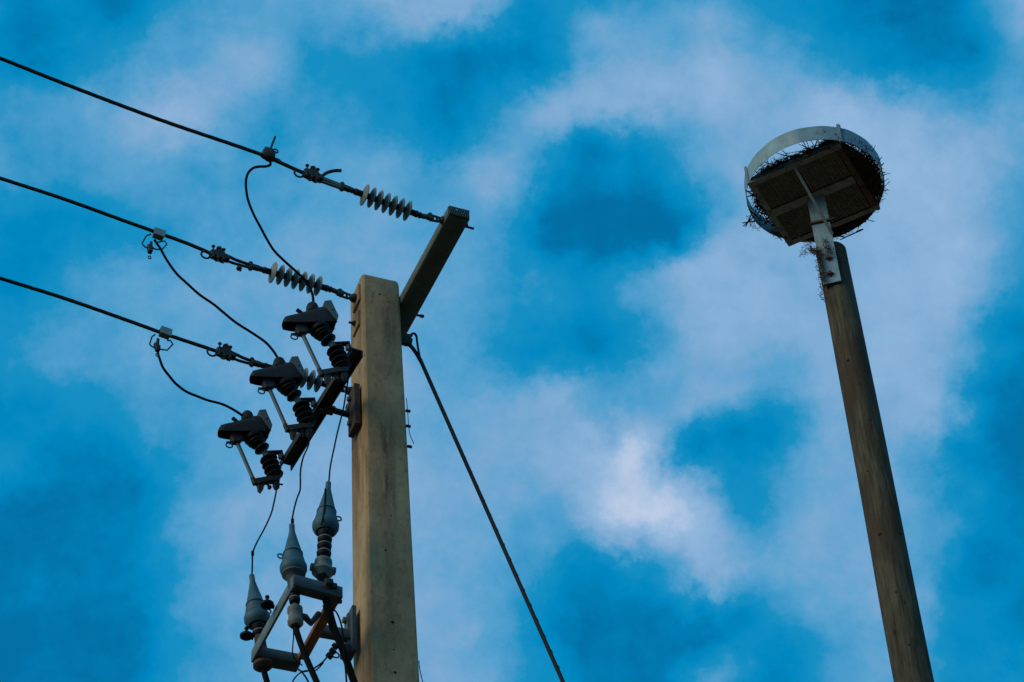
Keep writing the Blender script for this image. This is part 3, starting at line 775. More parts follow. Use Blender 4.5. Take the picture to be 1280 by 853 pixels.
# ------------------------------------------------------------------ cable terminations on their frame
ZF = -2.30
c_fl, c_nl, c_nr, c_fr = Zp(317, 818, ZF), Zp(366, 730, ZF), Zp(420, 745, ZF), Zp(370, 828, ZF)
root, rl_ = thing('termination_bracket', 'grey steel frame bolted to the pole below, holding three cone-shaped cable ends', 'bracket', X(448, 795, -.13))
TB = root
def flat(a, b, w_, h_, name, mat, label=None, up=(0, 0, 1)):
    mb = MB(); mb.bar(a, b, w_, h_, up=up, bev=min(w_, h_) * .05); return part(name, mb, mat, root, rl_, label)
flat(c_fl + Vector((0, .02, 0)), c_nl + Vector((0, -.02, 0)), .012, .070, 'side_bar', 'galv')
flat(c_fl + Vector((.008, 0, -.004)), c_fr + Vector((.012, 0, -.004)), .075, .060, 'cross_bar', 'plate')
flat(c_nl + Vector((-.006, -.0, .004)), c_nr + Vector((.02, 0, .004)), .060, .066, 'cross_bar', 'plate')
flat(c_fr + Vector((0.02, -.04, .003)), c_nr + Vector((0.0, .03, .003)), .046, .030, 'side_bar', 'orange', 'rusty orange-brown side bar')
sL, sR = Zp(396, 788, ZF + .02), X(446, 797, -.13)
sR = Vector((-.13, sL.y, ZF + .02))
flat(sL, sR, .040, .055, 'support_beam', 'plate')
pc = X(448, 794, -.125); pc = Vector((-.125, sL.y - .01, sL.z + .0))
mb = MB(); mb.box(pc + Vector((-.006, -.0, .015)), .020, .085, .27); part('pole_plate', mb, 'plate', root, rl_)
mb = MB(); mb.box(pc + Vector((-.020, .025, .03)), .016, .05, .20); part('pole_plate', mb, 'galv', root, rl_)
for dz in (-.13, .10):
    mb = MB(); mb.nut(pc + Vector((-.03, .02, dz)), (1, 0, 0), .018, .03); part('bolt', mb, 'galv_rust', root, rl_)
mb = MB(); mb.box(pc + Vector((-.03, .01, -.10)), .045, .07, .06, bev=.01); part('clamp_block', mb, 'steel', root, rl_)
# bolts at the frame's near right corner
for (x, y, r_) in ((416, 733, .018), (423, 741, .012), (422.5, 752, .012), (411, 728, .02)):
    p = Zp(x, y, ZF + .02); mb = MB(); mb.nut(p, (1, 0, .2), r_, .035); part('bolt', mb, 'steel', root, rl_)
mb = MB(); mb.tube([Zp(423, 742, ZF), Zp(427, 742.5, ZF)], .006, 6); part('bolt', mb, 'steel', root, rl_)
mb = MB(); p = Zp(415, 743, ZF + .01); mb.box(p, .045, .085, .055, bev=.012); part('clamp_block', mb, 'plate', root, rl_)
# small insulated studs on the left bar
for (x, y, x2, y2) in ((308, 795, 306, 786), (334, 756, 331, 748)):
    a = X(x, y, c_fl.x - .03); a2 = a + Vector((0, 0, .045))
    mb = MB(); mb.lathe(a - Vector((0, 0, .014)), a + Vector((0, 0, .014)), [(0, .022), (.3, .032), (.7, .032), (1, .018)], 16); mb.tube([a, a2], .007, 8); mb.nut(a2, (0, 0, 1), .011, .012, 8)
    mb.tube([a, a + Vector((.035, 0, -.008))], .010, 8); part('stud_insulator', mb, 'polymer', root, rl_)

def cone(name_label, tip, base_, y, ringside, flip=1, bend=None):
    pass
def termination(label, tip, bottom, ypl, kind):
    tp = Y(*tip, ypl); bt = Y(*bottom, ypl); d = bt - tp; ln = d.length
    root, rl_ = thing('cable_termination', label, 'cable termination', bt, 'cone-shaped cable terminations')
    def at(px_y): return (px_y - tip[1]) / (bottom[1] - tip[1])
    return tp, bt, root, rl_, at
def cone_parts(tp, bt, at, root, rl_, ytip, ringside):
    # the boot is 66 px long in the photograph: neck, flare, seam, shoulder
    def T(dy): return at(ytip + dy)
    mb = MB(); mb.lathe(tp, bt, [(T(0), .010), (T(1), .0135), (T(9), .0140), (T(13), .018), (T(37), .044), (T(37.6), .047), (T(39), .047), (T(39.6), .046), (T(50), .057)], 24); part('cone', mb, 'boot', root, rl_)
    mb = MB(); mb.lathe(tp, bt, [(T(37.6), .044), (T(37.7), .0482), (T(38.9), .0482), (T(39.0), .044)], 24); part('seam', mb, 'polymer', root, rl_)
    mb = MB(); mb.lathe(tp, bt, [(T(50.4), .058), (T(54), .0645), (T(58), .0645), (T(61.5), .058), (T(64), .046), (T(63), .034), (T(60), .030)], 24); part('skirt', mb, 'boot', root, rl_)
    d = (bt - tp).normalized(); s_ = Vector((ringside, 0, 0)); c = tp + (bt - tp) * T(43.5) + s_ * .062
    mb = MB(); mb.ring(c, (0, 1, 0), .013, .0042, 14, 6); part('pull_ring', mb, 'boot', root, rl_)
def col_rings(tp, bt, at, root, rl_, ys, ro=.036, ri=.026):
    mb = MB(); mb.lathe(tp, bt, [(at(ys[0] - 4), ri), (at(ys[-1] + 5), ri)], 18); part('core', mb, 'polymer', root, rl_)
    for y in ys:
        mb = MB(); mb.lathe(tp, bt, [(at(y - 2.2), ro * .94), (at(y - 1.6), ro), (at(y - .6), ro)], 20); part('ring', mb, 'gring', root, rl_)
        mb = MB(); mb.lathe(tp, bt, [(at(y - .6), ro * .98), (at(y + 3.2), ro * .92), (at(y + 4.2), ri)], 20); part('shed', mb, 'polymer', root, rl_)
def pick(yv): return yv
y3 = c_nr.y + .01; y2 = c_nl.y + .035; y1 = c_fl.y
# right one: stands on the frame's near right corner
tp, bt, root, rl_, at = termination('tallest cone-shaped cable termination with ribbed neck, nearest the concrete pole', (410.6, 603), (403, 722), y3, 3)
cone_parts(tp, bt, at, root, rl_, 603, 1)
col_rings(tp, bt, at, root, rl_, [668.5, 676.5, 684.5, 693.5], .0355, .027)
mb = MB(); mb.lathe(tp, bt, [(at(700.5), .026), (at(702), .041), (at(705), .043), (at(706), .039), (at(712), .037), (at(713), .052), (at(716), .053), (at(717.5), .045), (1, .030)], 22); part('base_flange', mb, 'galv', root, rl_)
for sx_ in (-1, 1):
    mb = MB(); p = tp.lerp(bt, at(712)) + Vector((sx_ * .045, 0, 0)); mb.box(p, .03, .035, .035, bev=.008); part('clamp_ear', mb, 'plate', root, rl_)
T3 = (tp, bt)
# middle one: stands on the near left corner, its body goes on below the frame
tp, bt, root, rl_, at = termination('middle cone-shaped cable termination, its clamp hanging inside the frame', (364.7, 655.8), (369.5, 783), y2, 2)
cone_parts(tp, bt, at, root, rl_, 655.8, -1)
mb = MB(); mb.lathe(tp, bt, [(at(715.5), .040), (at(717), .055), (at(720), .056), (at(722), .046), (at(724), .034), (at(742), .024)], 22); part('base_flange', mb, 'plate', root, rl_)
col_rings(tp, bt, at, root, rl_, [745, 751], .027, .014)
mb = MB(); mb.lathe(tp, bt, [(at(756), .010), (at(760), .022), (at(761.5), .036), (at(766), .0365), (at(767), .032), (at(775), .032), (at(776.5), .037), (at(780), .037), (at(783), .026)], 20); part('cable_clamp', mb, 'galv_rust', root, rl_)
mb = MB(); p = tp.lerp(bt, at(770)); mb.tube([p, p + Vector((.05, 0, .0)), p + Vector((.09, .05, .012)), Zp(398, 768, ZF - .02)], [.020, .017, .013, .016], 8); part('support_strut', mb, 'steel', root, rl_)
T2 = (tp, bt)
# left one: on the far left corner, behind the lit bar
tp, bt, root, rl_, at = termination('leftmost cone-shaped cable termination, partly behind the lit side bar of the frame', (314.6, 718.8), (329.5, 837), y1, 1)
cone_parts(tp, bt, at, root, rl_, 718.8, 1)
col_rings(tp, bt, at, root, rl_, [785, 792], .032, .024)
mb = MB(); mb.lathe(tp, bt, [(at(797), .026), (at(827), .034), (at(829), .047), (at(833), .049), (at(835), .040), (1, .024)], 20); part('base_flange', mb, 'steelrust', root, rl_)
T1 = (tp, bt)

def along(pxs, ya, yb):
    n = len(pxs)
    return [Y(x, y, ya + (yb - ya) * (i / (n - 1))) for i, (x, y) in enumerate(pxs)]
# leads from the cutouts down to the terminations
ld1 = along([(345, 610), (345.5, 613), (343, 626), (339, 642), (331, 660), (321, 678.5), (316, 691.6), (315.4, 704.7), (315, 720)], Yc, y1)
ld2 = along([(387.5, 544), (387, 549), (384.7, 559), (379, 572), (375.7, 588.5), (375.5, 603), (375, 613), (371, 624), (367.5, 637), (365.5, 648), (364.9, 657)], Yc + SH[1].y, y2)
ld3 = along([(435, 472), (434.6, 478), (432, 494), (429, 512), (422, 540), (417.5, 561), (413, 583), (411, 604)], Yc + SH[2].y, y3)
gl = 'thin leads dropping from the cutouts'
for pts, lab in ((ld1, 'thin black lead dropping from the lowest fuse cutout to the leftmost cable end'), (ld2, 'wavy thin black lead dropping from the middle fuse cutout to the middle cable end'), (ld3, 'thin black lead dropping beside the pole to the tallest cable end')):
    mb = MB(); mb.tube(smooth(pts, 5), .0042, 6)
    solo('lead_wire', mb, 'black', lab, 'wire', pts[0], gl)
mb = MB(); t_ = [Y(x, y, y3 - .062) for x, y in ((410.4, 603), (408.5, 622), (405.5, 640), (402, 656))]
t_[0].y = y3 - .012; t_[1].y = y3 - .034; t_[2].y = y3 - .052
mb.tube(smooth(t_, 4), .004, 6); mb_p = t_
solo('earth_lead', mb, 'black', 'thin black strap lying down the front of the tallest cone-shaped cable end', 'wire', t_[0])
# ties on the left and middle leads
for (x, y, yy, lab) in ((315.8, 692, (Yc + 3 * y1) / 4, 'small black splice on the lead above the leftmost cable end'), (365.6, 651.5, y2, 'small black splice on the lead just above the middle cable end')):
    p = Y(x, y, yy); mb = MB(); mb.lathe(p + Vector((0, 0, .018)), p - Vector((0, 0, .018)), [(0, .004), (.2, .008), (.8, .008), (1, .004)], 8)
    solo('splice', mb, 'black', lab, 'splice', p, 'splices on the leads')
# jumpers from the lines to the cutouts
j1 = [(338, 203), (337.5, 206.5), (332, 208.3), (325, 208.5), (317, 210), (310.5, 216), (307.8, 224), (307.5, 234), (310, 250), (317, 268), (326, 285), (334, 300), (343, 314), (355, 326), (370, 339.5), (380, 349), (387.5, 360), (391.3, 372), (391.3, 384)]
j2 = [(193, 300), (197, 306), (200.8, 311.6), (209, 326), (220.5, 342), (236, 356.6), (250, 369), (267, 380.6), (279.5, 391), (295.4, 403.8), (313, 415), (330.6, 427), (340.5, 437.5), (347, 447.5), (350, 454)]
j3 = [(197, 437), (197.8, 443), (200, 450), (203.9, 460), (211.4, 470), (220, 480), (232.7, 489.7), (247.7, 496), (260, 500.7), (276.4, 505), (289.5, 511), (302.7, 519.5), (305, 523)]
yw = [lines[0]['P'](338, 203).y, lines[1]['P'](193, 300).y, lines[2]['P'](197, 437).y]
for pxs, ya, yb, lab in ((j1, yw[0], Yc + SH[2].y, 'black jumper curving from the topmost line down across the middle insulator string'), (j2, yw[1], Yc + SH[1].y, 'black jumper slanting from the middle line to the middle fuse cutout'), (j3, yw[2], Yc, 'black jumper sagging from the lowest line to the lowest fuse cutout')):
    n = len(pxs); pts = [Y(x, y, ya + (yb - ya) * (3 * (i / (n - 1)) ** 2 - 2 * (i / (n - 1)) ** 3)) for i, (x, y) in enumerate(pxs)]
    mb = MB(); mb.tube(smooth(pts, 5), .0068, 8)
    solo('jumper_cable', mb, 'black', lab, 'jumper', pts[0], 'jumpers from the lines to the cutouts')
# thick cables leaving downwards along the pole
def cable(pxs, ya, yb, r, lab, name='power_cable', grp='thick black cables below the terminations', down=True, cat='cable'):
    pts = along(pxs, ya, yb)
    if down:
        d = (pts[-1] - pts[-2]).normalized(); p = pts[-1]
        p = p + d * .5; pts.append(p)
        tgt = Vector((-.19, p.y * .5 + .02, p.z - .9)); pts.append(tgt); pts.append(Vector((-.30, .05, -O.z - .1)))
    mb = MB(); mb.tube(smooth(pts, 6), r, 10)
    return solo(name, mb, 'black', lab, cat, pts[0], grp)
cable([(403.5, 718), (405, 727), (406.6, 746.6), (412, 766), (419, 790), (430, 816.6), (442.5, 853)], y3 - .02, y3 + .02, .0175, 'thick black cable from the tallest cable end down in front of the bracket')
cable([(369.8, 780), (371, 790), (377, 808), (385, 828), (396, 853)], y2, y2 + .02, .0145, 'thick black cable from the middle cable end crossing the frame')
cable([(329.5, 835), (331, 843), (334.5, 855)], y1, y1, .0145, 'thick black cable stub below the leftmost cable end')
def thin(pxs, ya, yb, r, lab):
    pts = along(pxs, ya, yb); mb = MB(); mb.tube(smooth(pts, 5), r, 6)
    solo('bonding_wire', mb, 'black', lab, 'wire', pts[0], 'thin bonding wires round the bracket')
thin([(366.5, 782), (367, 795), (366, 808), (366, 818), (370, 826), (378, 832)], y2, y2 + .05, .003, 'thin black wire hanging beside the cable of the middle cable end')
thin([(414, 760), (420, 765), (424.5, 774), (428, 788), (429.2, 804), (430, 820), (432, 837), (433.5, 858)], y3 - .03, y3, .0045, 'thin black wire looping to the right of the thickest cable')
thin([(404, 757), (407, 768), (411, 780), (413, 788)], y3 - .03, y3, .004, 'short thin black wire hugging the thickest cable near the rusty bar')
thin([(367, 830), (371, 835), (376, 839), (382, 839.5), (391, 836.5), (402, 829), (410, 820), (416, 810)], y1, y3, .0042, 'thin black wire looping under the rusty side bar')
thin([(365, 858), (367, 850), (373, 843), (379, 839.5), (386, 838.5), (395, 838), (404, 829)], y1, y3 - .05, .0038, 'thin black wire curling up from the lower frame edge under the bracket')
thin([(378, 841), (383, 848), (388, 858)], y1, y1, .0045, 'short black wire tail going straight down under the bracket')
thin([(388, 838), (391, 846), (396, 851)], y1, y1, .0045, 'short black wire tail bending right under the bracket')
root, rl_ = thing('wire_connector', 'small black bundle of split-bolt connectors hanging under the bracket', 'connector', Y(415, 815, y3))
for x, y, r_ in ((412, 820, .014), (416, 814, .013), (419, 808, .011)):
    mb = MB(); mb.nut(Y(x, y, y3), (1, 0, -.9), r_, .03, 8); part('connector_body', mb, 'polymer', root, rl_)
mb = MB(); mb.ring(Y(419.5, 819, y3), (0.3, 1, 0), .014, .004, 12, 6, 1.3); part('loop', mb, 'black', root, rl_)

# ------------------------------------------------------------------ guy wire
gp = [Y(525, 449, 0.0), Y(560, 527, 0.0), Y(705, 853, 0.0)]
gd = (gp[2] - gp[0]).normalized()
root, rl_ = thing('guy_wire', 'thick dark guy wire slanting down to the right from the back of the concrete pole', 'guy wire', Y(515, 425, 0.0))
pts = [gp[0]]; p = gp[0].copy(); s_ = gd.copy()
dist = (-O.z - gp[0].z) / gd.z
pts = [gp[0] + gd * dist * k / 10 for k in range(11)]
for k in range(11): pts[k].z -= math.sin(math.pi * k / 10) * .03
mb = MB(); mb.tube(pts, .0105, 10); part('strand', mb, 'cond', root, rl_)
mb = MB(); hel = []
for k in range(220):
    a = k * .62; pp = gp[0].lerp(gp[2], k / 219 * .98); sx_ = gd.cross(EY).normalized(); sy_ = gd.cross(sx_); hel.append(pp + (sx_ * math.cos(a) + sy_ * math.sin(a)) * .0058)
mb.tube(hel, .0046, 5, False); part('grip_wrap', mb, 'cond', root, rl_)
lo_ = [Y(x, y, 0.0) for x, y in ((525.5, 450), (523, 438), (521.3, 427), (520.5, 420.5), (517.5, 417), (513.5, 419), (511.5, 424))]
mb = MB(); mb.tube(smooth(lo_, 4), .0065, 8); part('grip_leg', mb, 'cond', root, rl_)
lo_ = [Y(x, y, 0.02) for x, y in ((526, 452), (521, 443), (515, 434.5), (511, 431))]
mb = MB(); mb.tube(smooth(lo_, 4), .0105, 8); part('grip_leg', mb, 'cond', root, rl_)
c = Y(512, 425, 0.01)
mb = MB(); mb.prism([c + Vector((x, 0, z)) for x, z in ((-.06, .03), (-.01, .028), (.015, .0), (.01, -.03), (-.015, -.045), (-.06, -.04))], (0, .014, 0), .004); part('thimble', mb, 'steel', root, rl_)
mb = MB(); mb.tube([c + Vector((-.09, 0, -.02)), c + Vector((.012, 0, -.02))], .008, 8); mb.nut(c + Vector((.0, 0, -.02)), (1, 0, 0), .016, .016); part('eye_bolt', mb, 'steel', root, rl_)
ga = pts[-1]; mb = MB(); mb.tube([ga + Vector((0, 0, .05)) - gd * .3, ga + gd * .3], .012, 8); part('anchor_rod', mb, 'galv_rust', root, rl_)

# ------------------------------------------------------------------ wooden pole, nest platform and nest
HP = 14.702
PC = Vector((2.049, 12.29, 0))
tx = hit(1053, 300, Vector((0, 1, 0)), Vector((0, 12.2, 0)))
ZT = tx.z + .02
wp = bpy.data.objects.new('wooden_pole', None); col.objects.link(wp); wp.location = PC; wp['label'] = 'round weathered brown timber pole carrying the nest platform, leaning left in the photo'; wp['category'] = 'pole'
mb = MB(); vs = []; fs = []; n = 40; lv = [ZT, ZT - .012, ZT - .03]; z = ZT - .06
while z > -.2: lv.append(z); z -= .10
lv.append(-.2)
for i, z in enumerate(lv):
    r = .0965 + (13.9 - z) * .0040 - (.012 if i == 0 else .004 if i == 1 else 0)
    ox = noise.noise(Vector((0, 3, z * .5))) * .010; oy = noise.noise(Vector((7, 0, z * .5))) * .010
    for k in range(n):
        a = 2 * math.pi * k / n
        rr = r * (1 + .018 * noise.noise(Vector((math.cos(a) * 1.5, math.sin(a) * 1.5, z * 1.1))) + .010 * noise.noise(Vector((math.cos(a) * 14, math.sin(a) * 14, z * .6))))
        zz = z + (.02 * math.cos(a - 2.2) if i < 2 else 0)
        vs.append((ox + rr * math.cos(a), oy + rr * math.sin(a), zz))
for i in range(len(lv) - 1):
    for k in range(n): fs.append((i * n + k, i * n + (k + 1) % n, (i + 1) * n + (k + 1) % n, (i + 1) * n + k))
fs.append(list(range(n))); fs.append([(len(lv) - 1) * n + k for k in range(n)])
mb.add(vs, fs, True)
def wpart(name, mb, mat, root, kind=None, label=None):
    me = mb.mesh(name); me.materials.append(M[mat]); o = bpy.data.objects.new(name, me); col.objects.link(o); o.parent = root
    if kind: o['kind'] = kind
    if label: o['label'] = label
    return o
wpart('shaft', mb, 'wood', wp)
def on_pole(x, y):
    """point where the view ray meets the timber"""
    d = ray(x, y); b = CAM - PC; a_ = d.x ** 2 + d.y ** 2
    r = .10
    for _ in range(4):
        bb = 2 * (b.x * d.x + b.y * d.y); cc_ = b.x ** 2 + b.y ** 2 - r * r
        t = (-bb - math.sqrt(max(bb * bb - 4 * a_ * cc_, 0))) / (2 * a_); p = CAM + d * t; r = .0965 + (13.9 - p.z) * .0040
    return p - PC
for x, y in ((1060, 451), (1088, 525), (1084, 589), (1100, 668), (1126, 667), (1120, 740), (1136, 806), (1075, 480)):
    p = on_pole(x, y); nrm = Vector((p.x, p.y, 0)).normalized(); mb = MB(); kr = .006 + .006 * ((x * 7 + y * 3) % 5) / 4; mb.lathe(p - nrm * .006, p + nrm * .002, [(0, kr), (.6, kr * 1.1), (1, kr * .6)], 9)
    wpart('knot', mb, 'core', wp)

CTR = Vector((1.992, 12.186, HP))
TP = math.radians(-25.3)
pr, _ = thing('nest_platform', 'square steel frame with mesh floor and round guard hoop on the timber pole', 'nest platform', (0, 0, 0), frame=TP, world_o=CTR)
h = .321; ZZ = Vector()
def b(a, c_, w_, t_, name='frame_bar', mat='galv_rust', par=pr, bev=0): mb = MB(); mb.bar(a, c_, w_, t_, bev=bev); return wpart(name, mb, mat, par)
for s_ in (-1, 1):
    for nm_, a, c_ in (('x', (-h, s_ * h, 0), (h, s_ * h, 0)),):
        f_ = b(Vector(a) + Vector((0, -s_ * .019, .002)), Vector(c_) + Vector((0, -s_ * .019, .002)), .038, .004, 'frame_bar', 'beam')
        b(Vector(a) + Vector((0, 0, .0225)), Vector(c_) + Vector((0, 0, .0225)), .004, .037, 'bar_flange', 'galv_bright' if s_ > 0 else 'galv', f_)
    f_ = b(Vector((s_ * (h - .019), -h + .039, .003)), Vector((s_ * (h - .019), h - .039, .003)), .038, .004, 'frame_bar', 'orange' if s_ > 0 else 'beam')
    b(Vector((s_ * h, -h + .004, .0235)), Vector((s_ * h, h - .004, .0235)), .004, .037, 'bar_flange', 'galv', f_)
# middle cross beam and the thin rib under it
b(Vector((-h + .04, -.005, -.004)), Vector((h - .04, -.005, -.004)), .060, .010, 'cross_beam', 'beam')
# expanded metal floor, four panels
def panel(x0, x1, y0, y1):
    mb = MB(); px_, py_ = .030, .0165; r = .0026
    nx = int((x1 - x0) / px_); ny = int((y1 - y0) / py_)
    for i in range(nx):
        for j in range(ny):
            cx_ = x0 + (i + .5) * px_; cy_ = y0 + (j + .5) * py_
            z_ = .008
            for dx in (-1, 1):
                a = Vector((cx_ + dx * px_ / 2, cy_, z_)); c_ = Vector((cx_, cy_ + py_ / 2, z_)); e_ = Vector((cx_, cy_ - py_ / 2, z_))
                for q_ in (c_, e_):
                    dd = (q_ - a).normalized(); nn = Vector((-dd.y, dd.x, 0)) * r; up2 = Vector((0, 0, .003))
                    mb.add([a - nn, a + nn, q_ + nn, q_ - nn, a - nn + up2, a + nn - up2 * .2, q_ + nn - up2 * .2, q_ - nn + up2], [(0, 1, 2, 3), (0, 3, 7, 4), (1, 5, 6, 2)])
    return mb
g_ = .036
for xs in ((-h + g_, -.008), (.006, h - g_)):
    for ys in ((-h + g_, -.036), (.027, h - g_)):
        wpart('mesh_panel', panel(xs[0], xs[1], ys[0], ys[1]), 'mesh', pr, kind=None)
# guard hoop
RR = .439; z0, z1 = .012, .140; mb = MB(); n = 96; vs = []; fs = []
ctr_off = Matrix.Rotation(-TP, 3, 'Z') @ Vector((.010, -.030, 0))
for k in range(n):
    a = 2 * math.pi * k / n; e_ = Vector((math.cos(a), math.sin(a), 0)); w_ = .0015 * math.sin(a * 7) + .001 * math.sin(a * 17)
    for r_, z_ in ((RR + w_, z0), (RR + w_, z1), (RR + .003 + w_, z1), (RR + .003 + w_, z0)):
        vs.append(ctr_off + e_ * r_ + Vector((0, 0, z_)))
for k in range(n):
    k2 = (k + 1) % n
    for j in range(4): fs.append((k * 4 + j, k2 * 4 + j, k2 * 4 + (j + 1) % 4, k * 4 + (j + 1) % 4))
mb.add(vs, fs, True); wpart('guard_hoop', mb, 'galv_bright', pr)
for sx_ in (-1, 1):
    for sy_ in (-1, 1):
        p = Vector((sx_ * (h - .004), sy_ * (h - .004), 0)); e_ = (p - ctr_off); e_.z = 0; e_.normalize(); q_ = ctr_off + e_ * (RR + .010)
        mb = MB(); mb.bar(Vector((q_.x, q_.y, -.004)), Vector((q_.x, q_.y, .158)), .026, .007, up=e_); mb.bar(Vector((q_.x, q_.y, -.004)), Vector((q_.x, q_.y, .158)) , .006, .018, up=e_)
        wpart('hoop_post', mb, 'galv_bright', pr)
# channel bracket from the platform down the face of the pole, world frame
Rm = Matrix.Rotation(-TP, 3, 'Z')
def wl_(p): return Rm @ (p - CTR)
nd = Vector((-.20, -1, 0)).normalized(); nd = Vector((math.sin(math.radians(-12)), -math.cos(math.radians(-12)), 0))
po = PC + nd * .113
def onch(x, y): return hit(x, y, nd, po)
b1, b2 = onch(1029, 356.5), onch(1051.5, 351); t1, t2 = onch(1013.5, 262), onch(1035, 258)
zb = (b1.z + b2.z) / 2
sdv = Vector((-nd.y, nd.x, 0)); sdv = sdv if sdv.x > 0 else -sdv
cx_ = ((b1 + b2) / 2 - po).dot(sdv); wch = abs((b2 - b1).dot(sdv))
def ch(s_, o_, z_): q_ = po + sdv * s_ + nd * o_; return Vector((q_.x, q_.y, z_))
cx_ -= .0
mb = MB()
pr_ = [(-wch / 2, 0), (-wch / 2, .0), (wch / 2, 0)]
mb2 = MB(); A_ = ch(cx_, 0, zb); B_ = ch(cx_, 0, HP - .012)
mb2.bar(wl_(A_), wl_(B_), wch, .006, up=Rm @ nd)
chn = wpart('channel_bracket', mb2, 'galv_bright', pr)
for s_ in (-1, 1):
    mb2 = MB(); q0 = ch(cx_ + s_ * (wch / 2 - .003), .004 + .0, zb); 
    a_ = wl_(ch(cx_ + s_ * (wch / 2 - .003), -.012, zb + .001)); c_ = wl_(ch(cx_ + s_ * (wch / 2 - .003), -.012, HP - .013))
    mb2.bar(a_, c_, .006, .024, up=Rm @ nd); wpart('flange', mb2, 'galv', chn)
mb2 = MB(); mb2.bar(wl_(ch(cx_ - wch / 2 + .004, -.012, zb + .004)), wl_(ch(cx_ + wch / 2 - .004, -.012, zb + .004)), .020, .006, up=Rm @ nd); wpart('end_web', mb2, 'steel', chn)
for x, y in ((1036, 324), (1038, 343.5)):
    p = onch(x, y); mb2 = MB(); c_ = wl_(p + nd * .006)
    s3 = Rm @ sdv; u3 = Vector((0, 0, 1)); n3 = Rm @ nd
    mb2.prism([c_ + (s3 * math.cos(t) + u3 * math.sin(t)) * .026 for t in (0, math.pi / 2, math.pi, 3 * math.pi / 2)], n3 * .003); mb2.nut(c_ + n3 * .012, n3, .014, .018)
    wpart('bolt', mb2, 'steelrust', chn)
mb2 = MB(); a_ = wl_(onch(1013, 281) + nd * .012); c_ = wl_(onch(1043, 275) + nd * .012); mb2.bar(a_, c_, .016, .010, up=Rm @ nd); wpart('rusty_strap', mb2, 'steelrust', pr)

mb2 = MB(); mb2.bar(Vector((.0, -h + .01, -.012)), wl_(onch(1041.5, 296) + nd * .02), .018, .008); wpart('brace', mb2, 'galv', pr)
# nest
nr, _ = thing('bird_nest', 'wide dark bird nest of tangled twigs filling the platform inside the hoop', 'bird nest', (0, 0, 0), frame=TP, world_o=CTR)
mb = MB(); n = 48; vs = []; fs = []
prof = [(0, .016), (.18, .016), (.30, .018), (.365, .022), (.385, .045), (.36, .075), (.27, .085), (.15, .06), (0, .05)]
for r_, z_ in prof:
    for k in range(n):
        a = 2 * math.pi * k / n; e_ = Vector((math.cos(a), math.sin(a), 0))
        q_ = e_ * r_; nn = 1 + .09 * noise.noise(q_ * 9 + Vector((0, 0, z_ * 20))) 
        # the north-west side is thinner: leave a gap to the hoop
        dirx = Rm @ Vector((-.8, -.45, 0)); thin_ = 1 - .17 * max(0, e_.dot(dirx.normalized())) ** 1
        lim = 1.0
        gx = (Rm @ Vector((.75, .66, 0))).normalized(); w_ = ctr_off * .8 + q_ * nn * (1.02 + .10 * max(0, e_.y)) + Vector((0, 0, z_ + .008 * noise.noise(q_ * 25)))
        jg = .012 * noise.noise(q_ * 30); w_ += e_ * (.035 * noise.noise(e_ * 11 + Vector((0, 0, z_ * 9))) if r_ > .28 else 0)
        w_.y = max(w_.y, -h + .012 + jg); w_.x = max(w_.x, -h + .004 + jg)
        vs.append(w_)
for i in range(len(prof) - 1):
    for k in range(n): fs.append((i * n + k, i * n + (k + 1) % n, (i + 1) * n + (k + 1) % n, (i + 1) * n + k))
mb.add(vs, fs, False); wpart('nest_core_blocker', mb, 'core', nr, kind='stuff')  # solid dark core added to block light through the twigs
def twig(mb, c, a, tilt, ln, r, bend=.1, n=3):
    d = Vector((math.cos(a) * math.cos(tilt), math.sin(a) * math.cos(tilt), math.sin(tilt))); s_ = d.cross(EZ).normalized()
    m_ = c + (s_ * random.uniform(-1, 1) + EZ * random.uniform(-.6, .6)) * ln * bend
    mb.tube([c - d * ln / 2, m_, c + d * ln / 2], [r, r * .9, r * .45], n, False)
random.seed(11)
mb = MB(); ms = MB()
def inside(p, k=0.0):
    return p.y > -h - .012 - k and p.x > -h - .030 - k * 2 and (p - ctr_off).xy.length < .432
def radial(a): 
    dirx = (Rm @ Vector((-.75, -.6, 0))).normalized(); return 1 - .13 * max(0, Vector((math.cos(a), math.sin(a), 0)).dot(dirx))
for k in range(4300):
    a = random.uniform(0, 2 * math.pi); r_ = .43 * math.sqrt(random.uniform(.25, 1)) * radial(a)
    c_ = ctr_off * .9 + Vector((math.cos(a) * r_, math.sin(a) * r_, random.uniform(-.004, .085)))
    if not inside(c_): continue
    if c_.z < .03 and abs(c_.x) < h and abs(c_.y) < h: c_.z += .04
    ta = a + math.pi / 2 + random.gauss(0, .55)
    ln = random.uniform(.05, .15); twig(mb if random.random() < .8 else ms, c_, ta, random.gauss(0, .16), ln, random.uniform(.0012, .0032))
wpart('twig_mass', mb, 'stick', nr, kind='stuff'); wpart('straw_mass', ms, 'straw', nr, kind='stuff')
# ragged loose twigs that stick out past the rim
for k in range(260):
    a = random.uniform(0, 2 * math.pi); r_ = random.uniform(.36, .44) * radial(a)
    c_ = ctr_off * .9 + Vector((math.cos(a) * r_, math.sin(a) * r_, random.uniform(.02, .115)))
    if not inside(c_, .02): continue
    mb = MB(); twig(mb, c_, a + random.choice((0, math.pi / 2, 1.0, -1.0)) + random.gauss(0, .5), random.gauss(0, .35), random.uniform(.06, .15), random.uniform(.0018, .0042), .14, 4)
    wpart('twig', mb, 'stick', nr)
def ppx(x, y, dz): return wl_(hit(x, y, EZ, CTR + EZ * dz))
spec = [((929, 283), (946, 268), .012), ((932, 284), (940, 266), .0), ((928, 279), (950, 276), .0), ((936, 262), (953, 277), .02), ((1018, 182.5), (1043, 178), .06), ((1027, 174), (1042, 180), .07), ((1070, 290), (1079, 286.5), -.0), ((1050, 300), (1079, 287), .0), ((932, 238), (950, 250), .02), ((934, 246), (944, 244), .02)]
